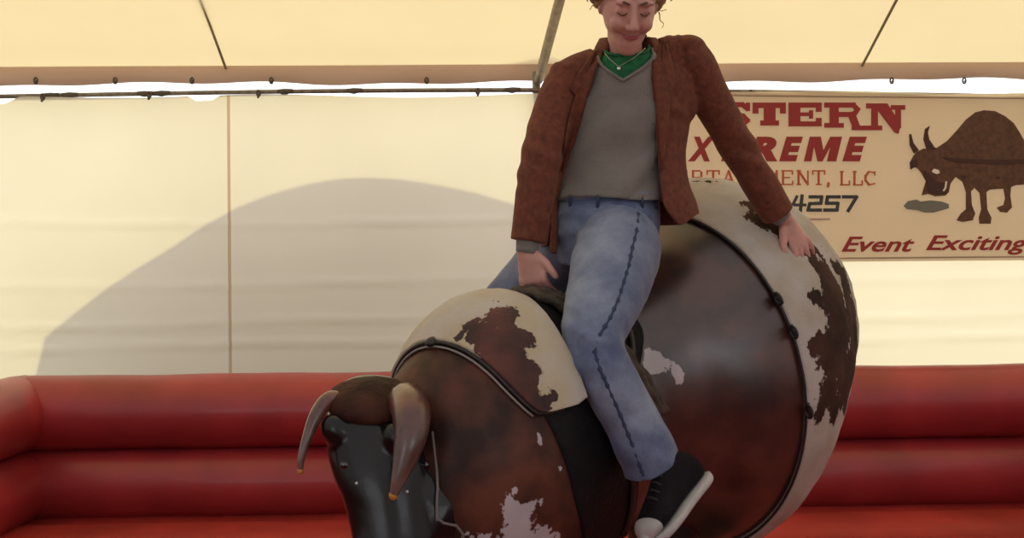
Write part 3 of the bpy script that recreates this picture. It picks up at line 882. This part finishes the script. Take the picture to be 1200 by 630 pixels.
# neck and upper chest, shoulders
NB = P(733, 88, 3.06)
limb(bm, [(hp(0, -.045, -.03), .050, .050), (hp(.004, -.055, -.075), .047, .050), (NB, .054, .054), (P(732, 112, 3.09), .10, .07), (P(730, 150, 3.10), .125, .085), (P(718, 200, 3.10), .115, .08), (P(708, 250, 3.10), .12, .085), (P(703, 280, 3.10), .10, .08)], 24, side=side, sub=3)
limb(bm, [(P(733, 100, 3.08), .05), (SHL, .048), (ELL, .038), (WRL, .024, .027)], 16, sub=4)
limb(bm, [(P(733, 105, 3.08), .05), (SHR, .048), (ELR, .038), (WRR, .024, .027)], 16, sub=4)
for (h_, k_, a_) in ((P(722, 278, 3.03), KNL, ANL), (HIPR, KNR, ANR)):
    c_ = P(716, 452, 2.70) if a_ is ANL else k_.lerp(a_, .35)
    e_ = P(757, 522, 2.71) if a_ is ANL else k_.lerp(a_, .8)
    limb(bm, [(h_, .060), (h_.lerp(k_, .5), .070), (k_, .055), (c_, .050), (e_, .038), (a_, .034)], 16, sub=3)
# feet inside the shoes
TOEL = P(768, 612, 2.62); HEELL = P(806, 566, 2.76)
limb(bm, [(ANL, .034), (HEELL.lerp(TOEL, .25), .032, .028), (HEELL.lerp(TOEL, .75), .034, .022)], 12)
# hands ------------------------------------------------
def hand(wr, pd, nd, sd, curls, thumb, spread=.35):
    """wr wrist, pd pointing to the knuckles, nd back-of-hand normal, sd towards the thumb"""
    L = .085
    limb(bm, [(wr - pd * .02, .024, .026), (wr + pd * .02, .022, .030), (wr + pd * .055, .015, .037), (wr + pd * L, .011, .036)], 16, side=nd, sub=4)
    for k, (c_, ln) in enumerate(zip(curls, (.070, .078, .072, .058))):
        off = (1.5 - k) * .0205
        b0 = wr + pd * (L - .012) + sd * off
        pts = [(b0, .0098)]
        dirv = (pd + sd * ((1.5 - k) * .08 * spread * 2)).normalized(); p_ = b0 + dirv * .018; pts.append((p_, .0098))
        for seg, fr_ in enumerate((.42, .32, .26)):
            dirv = (dirv * math.cos(c_) - nd * math.sin(c_)).normalized()
            nd2 = nd
            p_ = p_ + dirv * ln * fr_
            pts.append((p_, .0092 - .0012 * seg))
        limb(bm, pts, 10, sub=2)
    t0, t1, t2, t3 = thumb
    limb(bm, [(wr + pd * t0[0] + sd * t0[1] + nd * t0[2], .014), (wr + pd * t1[0] + sd * t1[1] + nd * t1[2], .012), (wr + pd * t2[0] + sd * t2[1] + nd * t2[2], .0105), (wr + pd * t3[0] + sd * t3[1] + nd * t3[2], .009)], 10, sub=3)
# her right hand grips the rope handle (back of the hand to the camera)
tgt = hh0.lerp(hh1, .42) + BU * .045
pdR = (P(627, 338, 2.95) - WRR).normalized()
WRRh = WRR
ndR = (-fw * .9 - RT * .35); ndR = (ndR - pdR * ndR.dot(pdR)).normalized(); sdR = pdR.cross(ndR).normalized()
if sdR.dot(RT) < 0: sdR = -sdR
hand(WRRh, pdR, ndR, sdR, (.75, .8, .85, .9), ((.02, .022, -.002), (.045, .044, 0), (.066, .056, .004), (.088, .066, .004)))
# her left hand rests on the rump hide
def rump_pt(px, py): return hit(px, py, rump_bvh)
pk = rump_pt(938, 284) or P(938, 284, 3.3)
dk = (pk - CAM).dot(fw)
WRL2 = P(921, 258, dk - .03)
pdL = (P(934, 280, dk - .03) - WRL2).normalized()
ndL = (-fw * .75 + UP * .5 + RT * .2); ndL = (ndL - pdL * ndL.dot(pdL)).normalized(); sdL = -pdL.cross(ndL).normalized()
if sdL.dot(RT) > 0: sdL = -sdL
hand(WRL2, pdL, ndL, sdL, (.35, .3, .3, .35), ((.015, .024, 0), (.040, .046, 0), (.066, .060, -.004), (.092, .062, -.010)), .9)
body_me = fuse(bm, .0045, 3)
link_mesh('body', body_me, m_skin, rider)
# face details
m_lip = principled('lips', (0.36, 0.085, 0.085), .4)
bm = bmesh.new()
for dz, rr in ((.0022, .0030), (-.0038, .0036)):
    tube(bm, [hp(x, f + .002, u + dz * (1 - abs(x) / .034)) for x, f, u in mp], [.001, rr, rr * 1.1, rr, .001], 8)
obj('lips', bm, m_lip, rider)
m_brow = principled('brow_hair', (0.13, 0.065, 0.03), .8)
for s_ in (-1, 1):
    bm = bmesh.new(); tube(bm, [hp(s_ * x, f, u) for x, f, u in ((.014, .090, .032), (.028, .089, .038), (.044, .078, .034))], [.0025, .0035, .0015], 8); obj('eyebrow', bm, m_brow, rider)
    bm = bmesh.new(); tube(bm, [hp(s_ * x, f, u) for x, f, u in ((.016, .083, .008), (.024, .0875, .003), (.033, .087, .002), (.044, .078, .007))], [.001, .002, .002, .001], 6); obj('eyelashes', bm, m_brow, rider)
# hair
m_hair = principled('light_brown_hair', (0.34, 0.20, 0.075), .55, (120, .6), .45, 30)
bm = bmesh.new()
ell(bm, hp(0, -.035, .060), HR, HF, HU, .090, .098, .092, 28, 18)
ell(bm, hp(0, -.075, -.01), HR, HF, HU, .066, .055, .070)
for s_ in (-1, 1): ell(bm, hp(s_ * .078, -.030, .035), HR, HF, HU, .028, .045, .06)
me = fuse(bm, .006, 1); wrinkle(me, lambda p: .010 * noise.noise(p * 30) + .005 * noise.noise(p * 75))
hair = link_mesh('hair', me, m_hair, rider)
bm = bmesh.new()
rnd = random.Random(3)
def curl(p0, d0, n_=10, L=.05, r=.0022, cr=.010):
    ax = d0.normalized(); s0 = ax.orthogonal().normalized(); s1 = ax.cross(s0); ph = rnd.random() * 6
    tube(bm, [p0 + ax * (L * k / n_) + (s0 * math.cos(ph + k * .9) + s1 * math.sin(ph + k * .9)) * cr * (k / n_) for k in range(n_ + 1)], [r * (1 - .6 * k / n_) for k in range(n_ + 1)], 6)
for k in range(90):
    s_ = -1 if k % 2 else 1
    p0 = hp(s_ * (.082 + .015 * rnd.random()), -.03 + .05 * rnd.random(), .035 + .07 * rnd.random())
    curl(p0, HR * s_ * (.3 + rnd.random()) - HU * (.2 + .5 * rnd.random()) + HF * (rnd.random() - .4), 12, .022 + .024 * rnd.random(), .003, .010)
for (x, y, x2, y2) in ((772, 14, 777, 33), (764, 6, 780, 14), (703, 6, 690, 9)):
    a, b = P(x, y, 2.93), P(x2, y2, 2.93); curl(a, b - a, 10, (b - a).length, .0018, .006)
me = bpy.data.meshes.new('c'); bmesh.ops.recalc_face_normals(bm, faces=bm.faces[:]); bm.to_mesh(me); bm.free()
c_ = link_mesh('curls', me, m_hair, hair); tag(c_, kind='stuff')

# jeans
bm = bmesh.new()
limb(bm, [(P(714, 226, 3.09), .138, .098), (P(713, 240, 3.09), .146, .105), (P(709, 270, 3.08), .150, .132), (P(704, 312, 3.09), .115, .11)], 28, side=side, sub=4, round_ends=False)
limb(bm, [(P(727, 278, 3.02), .110), (P(722, 300, 2.95), .117), (P(713, 335, 2.85), .106), (P(695, 396, 2.72), .080), (P(711, 440, 2.69), .071), (P(736, 485, 2.70), .069), (P(757, 525, 2.71), .073), (P(766, 547, 2.72), .0765)], 28, sub=6, round_ends=False)
limb(bm, [(P(676, 266, 3.13), .105), (P(636, 316, 3.20), .094), (P(580, 384, 3.30), .078), (P(604, 450, 3.42), .070), (P(640, 545, 3.52), .076)], 24, sub=5, round_ends=False)
me = fuse(bm, .006, 7)
KN = P(680, 405, 2.66); CR = P(668, 285, 3.0); AN = P(760, 545, 2.68)
def jw(p):
    w_ = .0035 * noise.noise(p * 9) + .0015 * noise.noise(p * 24)
    # bunched folds at the back of the knee, the hip and the ankle
    for c, k, fq, am in ((KN, .10, 95, .0035), (CR, .12, 80, .0035), (AN, .10, 100, .003)):
        d_ = (p - c).length
        w_ += am * math.exp(-(d_ / k) ** 2) * math.sin((p.z - c.z) * fq + 25 * (p.x - c.x) + 4 * noise.noise(p * 8))
    return w_
wrinkle(me, jw)
# washed and dark areas of the denim (worn thigh fronts, dark side seam)
SE = [P(750, 262, 2.95), P(735, 320, 2.80), P(722, 365, 2.68), P(694, 398, 2.63), P(700, 440, 2.62), P(742, 520, 2.63)]
def seamd(p):
    best = 9
    for a, b in zip(SE, SE[1:]):
        ab = b - a; t = max(0, min(1, (p - a).dot(ab) / ab.length_squared)); best = min(best, (p - a - ab * t).length)
    return best
WO = [(P(695, 290, 2.85), .11), (P(680, 350, 2.75), .09), (P(615, 310, 3.1), .10), (P(720, 470, 2.62), .06), (P(745, 480, 2.65), .06)]
paint(me, 'patch', lambda p: max(-1, min(1, 1.6 * max(1 - (p - c).length / r for c, r in WO))) - .5)
m_jeans = bpy.data.materials.new('washed_denim'); n, l = nodes(m_jeans); b = n['Principled BSDF']
b.inputs['Roughness'].default_value = .85; b.inputs['Sheen Weight'].default_value = .2
a = n.new('ShaderNodeAttribute'); a.attribute_name = 'patch'
tc = n.new('ShaderNodeTexCoord'); t = n.new('ShaderNodeTexNoise'); t.inputs['Scale'].default_value = 14; t.inputs['Detail'].default_value = 8; t.inputs['Roughness'].default_value = .7
l.new(tc.outputs['Object'], t.inputs['Vector'])
ma = n.new('ShaderNodeMath'); ma.operation = 'MULTIPLY_ADD'; ma.inputs[1].default_value = .2; l.new(a.outputs['Fac'], ma.inputs[0]); l.new(t.outputs['Fac'], ma.inputs[2])
cr = n.new('ShaderNodeValToRGB'); l.new(ma.outputs[0], cr.inputs[0])
cr.color_ramp.elements[0].position = .1; cr.color_ramp.elements[0].color = (0.072, 0.096, 0.185, 1)
cr.color_ramp.elements[1].position = .95; cr.color_ramp.elements[1].color = (0.31, 0.355, 0.44, 1)
l.new(cr.outputs[0], b.inputs['Base Color'])
wv = n.new('ShaderNodeTexNoise'); wv.inputs['Scale'].default_value = 260; l.new(tc.outputs['Object'], wv.inputs['Vector'])
bp = n.new('ShaderNodeBump'); bp.inputs['Strength'].default_value = .35; bp.inputs['Distance'].default_value = .003; l.new(wv.outputs['Fac'], bp.inputs['Height']); l.new(bp.outputs[0], b.inputs['Normal'])
bmj = bmesh.new(); bmj.from_mesh(me); jeans_bvh = BVHTree.FromBMesh(bmj); bmj.free()
jeans = link_mesh('jeans', me, m_jeans, rider)
m_stitch = principled('dark_denim_seam', (0.030, 0.045, 0.085), .9)
bm = bmesh.new()
sp = [hit(x, y, jeans_bvh) for x, y in ((748, 250), (746, 270), (741, 290), (737, 310), (731, 330), (724, 352), (715, 372), (703, 392), (697, 412), (703, 432), (712, 452), (722, 474), (732, 498), (741, 520), (750, 545), (755, 560))]
sp = [p for p in sp if p is not None]
sq = [(sp[i].lerp(sp[i+1], k / 6)) for i in range(len(sp) - 1) for k in range(6)]
tube(bm, [p + fw * .001 for p in sq], [.0028 + .0028 * (i % 3 == 0) + .001 * rnd.random() for i in range(len(sq))], 6)
obj('side_seam', bm, m_stitch, jeans)
bm = bmesh.new()
wb_ = []
for k in range(49):
    t = 2 * PI * k / 48; c = P(714, 231, 3.09)
    wb_.append(c + RT * (.146 * math.sin(t)) - fw * (.105 * math.cos(t)) + UP * (.006 * math.sin(t * 2)))
tube(bm, wb_[:-1], .010, 6, closed=True)
obj('waistband', bm, m_jeans, jeans)
for px in (668, 700, 752, 768):
    bm = bmesh.new()
    p = hit(px, 236, jeans_bvh)
    if p: tube(bm, [p + UP * .016 - fw * .008, p - fw * .014, p - UP * .020 - fw * .006], .0045, 6); obj('belt_loop', bm, m_stitch, jeans)

# upper body surface, keyed on picture rows: centre column, depth, half width, half depth
TK = [(50, 736, 3.02, .060, .058), (62, 735, 3.05, .075, .072), (75, 734, 3.07, .104, .093), (88, 733, 3.08, .128, .100), (110, 732, 3.08, .148, .102), (140, 729, 3.09, .152, .112), (170, 723, 3.09, .142, .106), (200, 717, 3.09, .142, .103), (236, 713, 3.09, .155, .118), (262, 711, 3.09, .160, .124)]
def T(px, py, off=0, back=False):
    cx, d, a, b = interp(TK, py)
    c = P(cx, py, d); xo = (px - cx) / FPX * d
    aa, bb = a + off, b + off
    q = max(-1, min(1, xo / aa)); y = bb * math.sqrt(max(0, 1 - q * q))
    return c + RT * (aa * q) - fw * (-y if back else y)
def Tth(th, py, off=0):
    cx, d, a, b = interp(TK, py); c = P(cx, py, d)
    return c + RT * ((a + off) * math.sin(th)) - fw * ((b + off) * math.cos(th))
def lerp_keys(ks, v): return interp(ks, v)[0]
def knit(name, mat, topf, botf, off, thick=.004):
    bm = bmesh.new(); NTH, NS = 96, 40; g2 = []
    for side_ in (0, 1):
        g = []
        for i in range(NTH):
            th = -PI + 2 * PI * i / NTH
            y0, y1 = botf(th), topf(th)
            g.append([bm.verts.new(Tth(th, y0 + (y1 - y0) * j / NS, off - thick * side_ + (0 if side_ else fold(th, y0 + (y1 - y0) * j / NS)))) for j in range(NS + 1)])
        g2.append(g)
        for i in range(NTH):
            k = (i + 1) % NTH
            for j in range(NS): bm.faces.new((g[i][j], g[k][j], g[k][j+1], g[i][j+1]))
    for i in range(NTH):
        k = (i + 1) % NTH
        for j in (0, NS): bm.faces.new((g2[0][i][j], g2[0][k][j], g2[1][k][j], g2[1][i][j]))
    return obj(name, bm, mat, rider)
def fold(th, py):
    f = math.cos(th)
    if f < 0: return 0
    u = py * .055 + th * 2.4
    return f * (.0070 * math.sin(u * 1.7 + 1.2 * math.sin(th * 3 + py * .02)) * (1 if py > 120 else .3) + .003 * noise.noise(Vector((th * 4, py * .04, 2))))
def thof(px, py):
    cx, d, a, b = interp(TK, py); return math.asin(max(-1, min(1, (px - cx) / FPX * d / a)))
m_knit = principled('grey_knit', (0.20, 0.175, 0.15), .9, (260, .5), .18, 9, sheen=.25)
m_tee = principled('green_cotton', (0.012, 0.15, 0.05), .85, (120, .3), .3, 40)
def vneck(th):
    # V apex near column 723, row 101; sides rise to the collar
    ap = -.11
    d_ = th - ap
    if -.92 < d_ < 1.08: return 102 - (34 * abs(d_) / .92 if d_ < 0 else 42 * d_ / 1.08)
    return 67 if d_ < 0 else 59
sweater = knit('sweater', m_knit, lambda th: vneck(th), lambda th: 235 + 2 * math.sin(th * 3), .004)
def crew(th):
    f = max(0, math.cos((th) * 1.25)) if abs(th) < 1.2 else 0
    return 56 + 15.5 * f - 3 * math.sin(th)
tee = knit('t_shirt', m_tee, crew, lambda th: 130, -.004)
bm = bmesh.new()
vn = [(thof_, vneck(thof_)) for thof_ in [-.11 - .86 + (.86 + .86) * k / 40 for k in range(41)]]
tube(bm, [Tth(t, y, .007) for t, y in vn], .0045, 6)
obj('neckline', bm, m_knit, sweater)
bm = bmesh.new()
tube(bm, [Tth(t, crew(t), -.001) for t in [-1.1 + 2.1 * k / 30 for k in range(31)]], .004, 6)
obj('neck_rib', bm, m_tee, tee)
bm = bmesh.new()
ell(bm, T(721, 88, .006), RT, fw, UP, .0055, .003, .0055, 12, 8)
pend = obj('pendant', bm, principled('silver', (0.8, 0.78, 0.72), .2, metal=.8), rider)
bm = bmesh.new()
tube(bm, [T(706, 66, .006), T(711, 76, .005), T(721, 86, .005), T(738, 76, .005), T(753, 62, .006)], .0010, 5)
obj('necklace_chain', bm, principled('silver_chain', (0.6, 0.55, 0.45), .3, metal=.8), pend)

# blazer
m_blz = bpy.data.materials.new('brown_tweed'); n, l = nodes(m_blz); b = n['Principled BSDF']
b.inputs['Roughness'].default_value = .9; b.inputs['Sheen Weight'].default_value = .15; b.inputs['Sheen Tint'].default_value = (0.8, 0.4, 0.25, 1)
tc = n.new('ShaderNodeTexCoord')
t = n.new('ShaderNodeTexNoise'); t.inputs['Scale'].default_value = 60; t.inputs['Detail'].default_value = 6; l.new(tc.outputs['Object'], t.inputs['Vector'])
t2 = n.new('ShaderNodeTexNoise'); t2.inputs['Scale'].default_value = 6; l.new(tc.outputs['Object'], t2.inputs['Vector'])
ad = n.new('ShaderNodeMath'); ad.operation = 'MULTIPLY_ADD'; ad.inputs[1].default_value = .2; l.new(t2.outputs['Fac'], ad.inputs[0]); l.new(t.outputs['Fac'], ad.inputs[2])
cr = n.new('ShaderNodeValToRGB'); cr.color_ramp.elements[0].position = .35; cr.color_ramp.elements[1].position = .85
cr.color_ramp.elements[0].color = (0.080, 0.020, 0.010, 1); cr.color_ramp.elements[1].color = (0.18, 0.046, 0.020, 1)
l.new(ad.outputs[0], cr.inputs[0]); l.new(cr.outputs[0], b.inputs['Base Color'])
t3 = n.new('ShaderNodeTexNoise'); t3.inputs['Scale'].default_value = 220; l.new(tc.outputs['Object'], t3.inputs['Vector'])
bp = n.new('ShaderNodeBump'); bp.inputs['Strength'].default_value = .5; bp.inputs['Distance'].default_value = .004; l.new(t3.outputs['Fac'], bp.inputs['Height']); l.new(bp.outputs[0], b.inputs['Normal'])
bm = bmesh.new()
limb(bm, [(P(737, 52, 3.07), .078, .070), (P(737, 64, 3.09), .115, .080), (P(736, 80, 3.09), .190, .095), (P(735, 105, 3.09), .192, .112), (P(733, 140, 3.10), .182, .126), (P(729, 180, 3.10), .178, .124), (P(727, 220, 3.10), .198, .130), (P(728, 255, 3.10), .222, .140), (P(727, 300, 3.10), .230, .145)], 40, side=side, sub=5, round_ends=False)
limb(bm, [(P(775, 68, 3.08), .062), (P(806, 69, 3.08), .062), (P(827, 104, 3.11), .058), (P(862, 168, 3.17), .053), (P(888, 212, 3.20), .051), (P(912, 251, 3.235), .050)], 24, sub=5, round_ends=False)
ell(bm, P(806, 56, 3.08), RT, fw, UP, .052, .06, .036); ell(bm, P(816, 57, 3.08), RT, fw, UP, .026, .05, .032)
limb(bm, [(P(700, 80, 3.08), .060), (P(668, 96, 3.06), .062), (P(647, 138, 3.02), .059), (P(633, 190, 2.97), .056), (P(625, 240, 2.955), .052), (P(619, 283, 2.95), .050)], 24, sub=5, round_ends=False)
ell(bm, P(803, 122, 3.10), RT, fw, UP, .034, .06, .055)
ell(bm, P(664, 86, 3.06), RT, fw, UP, .045, .06, .036); ell(bm, P(655, 85, 3.06), RT, fw, UP, .026, .05, .030)
me = fuse(bm, .0055, 3)
OL = [(50, 708), (75, 700), (110, 690), (160, 674), (200, 661), (235, 652), (262, 645), (292, 640)]
OR_ = [(44, 766), (60, 764), (75, 762), (110, 766), (170, 771), (225, 776), (245, 781), (262, 796), (275, 812)]
def pix(p):
    v = p - CAM; d = v.dot(fw); return 600 + v.dot(RT) / d * FPX, 315 - v.dot(UP) / d * FPX, d
bj = bmesh.new(); bj.from_mesh(me)
kill = []
for f in bj.faces:
    c = f.calc_center_median(); x, y, d = pix(c)
    cx = 730; arm = x < 652 - (y > 230) * 0 and d < 3.035
    if d < 3.10 and not arm and 30 < y and lerp_keys(OL, y) < x < lerp_keys(OR_, y): kill.append(f)
    elif not arm and x < 850 and y > 240:
        hem = 288 if x < 700 else (264 if x < 800 else 264 - (x - 800) * .75)
        if y > hem and not (x < 655 and d < 3.02): kill.append(f)
    elif y < 62 and abs(x - 737) < 34 and f.normal.dot(UP) > .8 and d < 3.2: kill.append(f)
bmesh.ops.delete(bj, geom=kill, context='FACES')
for v in [v for v in bj.verts if not v.link_faces]: bj.verts.remove(v)
for _ in range(10):
    new = {}
    for v in bj.verts:
        if v.is_boundary:
            nb = [e.other_vert(v) for e in v.link_edges if e.is_boundary]
            if len(nb) == 2: new[v] = v.co * .4 + (nb[0].co + nb[1].co) * .3
    for v, c in new.items(): v.co = c
bj.normal_update()
# drop stray scraps left by the cut
seen = set(); comps = []
for v in bj.verts:
    if v in seen: continue
    st, comp = [v], []
    seen.add(v)
    while st:
        q = st.pop(); comp.append(q)
        for e in q.link_edges:
            o_ = e.other_vert(q)
            if o_ not in seen: seen.add(o_); st.append(o_)
    comps.append(comp)
big = max(comps, key=len)
for c_ in comps:
    if c_ is not big: bmesh.ops.delete(bj, geom=c_, context='VERTS')
me2 = bpy.data.meshes.new('b'); bj.to_mesh(me2)
EL_, ER_ = P(880, 175, 3.15), P(630, 190, 2.93)
def bw(p):
    w_ = .003 * noise.noise(p * 11)
    for c, k in ((EL_, .10), (ER_, .11), (P(790, 130, 3.0), .07), (P(640, 240, 2.9), .08)):
        w_ += .004 * math.exp(-((p - c).length / k) ** 2) * math.sin((p.z - c.z) * 85 + (p.x - c.x) * 40 + 3 * noise.noise(p * 10))
    return w_
wrinkle(me2, bw)
blz = link_mesh('blazer', me2, m_blz, rider)
md = blz.modifiers.new('thickness', 'SOLIDIFY'); md.thickness = .006; md.offset = -1
bj.free(); bj = bmesh.new(); bj.from_mesh(me2); bmesh.ops.transform(bj, matrix=Matrix.Translation(wloc(blz)), verts=bj.verts[:])
blz_bvh = BVHTree.FromBMesh(bj); bj.free()
def strip(name, rows, off, th=.006, n_=6):
    """a flap lying on the blazer; rows of (x0, x1, y0, y1) picture points"""
    bm = bmesh.new(); A, Bv = [], []
    for (x0, y0, x1, y1) in rows:
        ra, rb_ = [], []
        for k in range(n_ + 1):
            t = k / n_; x, y = x0 + (x1 - x0) * t, y0 + (y1 - y0) * t
            p = hit(x, y, blz_bvh)
            if p is None or (p - CAM).dot(fw) > 3.12: p = None
            ra.append((x, y, p))
        ds = [(p - CAM).dot(fw) for _, _, p in ra if p is not None]
        dm = min(ds) if ds else 3.0
        pts = [(p if p is not None else P(x, y, dm)) for x, y, p in ra]
        A.append([bm.verts.new(p - fw * (off + th * math.sin(k / n_ * PI) * .6)) for k, p in enumerate(pts)]); Bv.append([bm.verts.new(p - fw * (off - th)) for p in pts])
    m_ = len(rows)
    for i in range(m_ - 1):
        for k in range(n_):
            bm.faces.new((A[i][k], A[i][k+1], A[i+1][k+1], A[i+1][k])); bm.faces.new((Bv[i][k], Bv[i+1][k], Bv[i+1][k+1], Bv[i][k+1]))
        for k in (0, n_): bm.faces.new((A[i][k], A[i+1][k], Bv[i+1][k], Bv[i][k]))
    for i in (0, m_ - 1):
        for k in range(n_): bm.faces.new((A[i][k], A[i][k+1], Bv[i][k+1], Bv[i][k]))
    return obj(name, bm, m_blz, blz)
strip('lapel', [(707, 60, 693, 62), (700, 78, 678, 84), (694, 96, 668, 104), (688, 112, 674, 112), (681, 135, 667, 136), (673, 160, 662, 162), (666, 182, 660, 184), (660, 200, 656, 202)], .010)
strip('lapel', [(766, 52, 782, 52), (763, 72, 788, 74), (764, 90, 792, 96), (767, 108, 786, 108), (769, 130, 784, 132), (771, 155, 781, 157), (773, 180, 778, 181), (774, 200, 776, 201)], .010)
# collar standing around the neck
bm = bmesh.new()
A, Bv = [], []
for k in range(41):
    t = math.radians(42 + 276 * k / 40)          # 0 = front
    h_ = .030 + .012 * (-math.cos(t) * .5 + .5)
    c0 = P(736, 60, 3.08) + UP * (.006 * (1 - math.cos(t)))
    dirv = RT * math.sin(t) * .078 - fw * math.cos(t) * .078
    lo = c0 + dirv * 1.20 - UP * (.018 + .02 * max(0, math.cos(t))) + RT * .0; hi = c0 + dirv * .98 + UP * (h_ - .006)
    mid = (lo + hi) / 2 + dirv.normalized() * .004
    A.append([bm.verts.new(q + dirv.normalized() * .004) for q in (lo, mid, hi)]); Bv.append([bm.verts.new(q - dirv.normalized() * .004) for q in (lo, mid, hi)])
for i in range(40):
    for k in range(2):
        bm.faces.new((A[i][k], A[i+1][k], A[i+1][k+1], A[i][k+1])); bm.faces.new((Bv[i][k], Bv[i][k+1], Bv[i+1][k+1], Bv[i+1][k]))
    for k in (0, 2): bm.faces.new((A[i][k], A[i+1][k], Bv[i+1][k], Bv[i][k]))
for i in (0, 40):
    for k in range(2): bm.faces.new((A[i][k], A[i][k+1], Bv[i][k+1], Bv[i][k]))
obj('collar', bm, m_blz, blz)
# grey sweater cuffs showing under the sleeves
for a, b_ in ((P(619, 280, 2.95), P(617, 296, 2.95)), (P(911, 249, 3.235), P(918, 256, 3.24))):
    bm = bmesh.new(); limb(bm, [(a, .033), (b_, .029)], 18, sub=3, round_ends=False); obj('sweater_cuff', bm, m_knit, sweater)

# shoes
m_canvas = principled('black_canvas', (0.010, 0.008, 0.010), .85, (140, .4), .3, 20, spec=.12)
m_rub = principled('white_rubber', (0.42, 0.40, 0.38), .5, None, .15, 15)
def shoe(heel, toe, down):
    t = (toe - heel).normalized(); dn = (down - t * down.dot(t)).normalized(); lat = t.cross(dn).normalized(); L = (toe - heel).length
    def Q(a, w_, h_): return heel + t * (a * L) + lat * w_ - dn * h_
    root_rows = [(-.01, .022, .055), (.04, .036, .078), (.14, .043, .102), (.28, .043, .108), (.42, .044, .092), (.58, .049, .072), (.74, .052, .056), (.88, .046, .044), (.97, .028, .032), (1.0, .012, .018)]
    bm = bmesh.new(); rings = []
    for i in range(37):
        a = -.01 + 1.01 * i / 36; w_, h_ = interp(root_rows, a)
        rings.append([Q(a, w_ * math.copysign(abs(math.cos(q)) ** .8, math.cos(q)), .012 + h_ * (.5 + .5 * math.sin(q))) for q in [2 * PI * k / 28 for k in range(28)]])
    loft(bm, rings); up_ = obj('shoe', bm, m_canvas, rider)
    def sole(h0, h1, grow, a0, a1, name, mat):
        bm = bmesh.new(); loop = []
        for i in range(25):
            a = a0 + (a1 - a0) * i / 24; w_ = interp(root_rows, max(-.01, min(1, a)))[0] + grow
            loop.append((a, w_))
        pts = [(a, w_) for a, w_ in loop] + [(a, -w_) for a, w_ in loop[::-1]]
        loft(bm, [[Q(a, w_ * k_, h_) for a, w_ in pts] for h_, k_ in ((h0, .94), (h0 + .004, 1.0), (h1 - .003, 1.0), (h1, .96))])
        return obj(name, bm, mat, up_)
    sole(-.004, .014, .005, -.02, 1.02, 'sole', m_rub)
    bm = bmesh.new(); rings = []
    for i in range(13):
        a = .87 + .145 * i / 12; w_, h_ = interp(root_rows, min(1, a)); w_ += .004; h_ += .004
        rings.append([Q(a, w_ * math.cos(q), .010 + h_ * (.5 + .5 * math.sin(q))) for q in [2 * PI * k / 24 for k in range(24)]])
    loft(bm, rings); obj('toe_cap', bm, m_rub, up_)
    for k in range(5):
        bm = bmesh.new(); a = .36 + k * .075; w_, h_ = interp(root_rows, a)
        tube(bm, [Q(a + .02 * math.sin(q * 2), w_ * math.cos(q) * .75, .014 + h_ * (.5 + .5 * math.sin(q))) for q in [PI * (.18 + .64 * j / 8) for j in range(9)]], .0028, 6)
        obj('lace', bm, principled('black_lace', (0.02, 0.02, 0.022), .8), up_)
shoe(P(826, 560, 2.735), P(762, 640, 2.59), (P(800, 570, 2.72) - P(757, 515, 2.71)))
shoe(ANR + Vector((.03, .07, -.11)), ANR + Vector((-.13, -.12, -.13)), Vector((.1, 0, -1)))
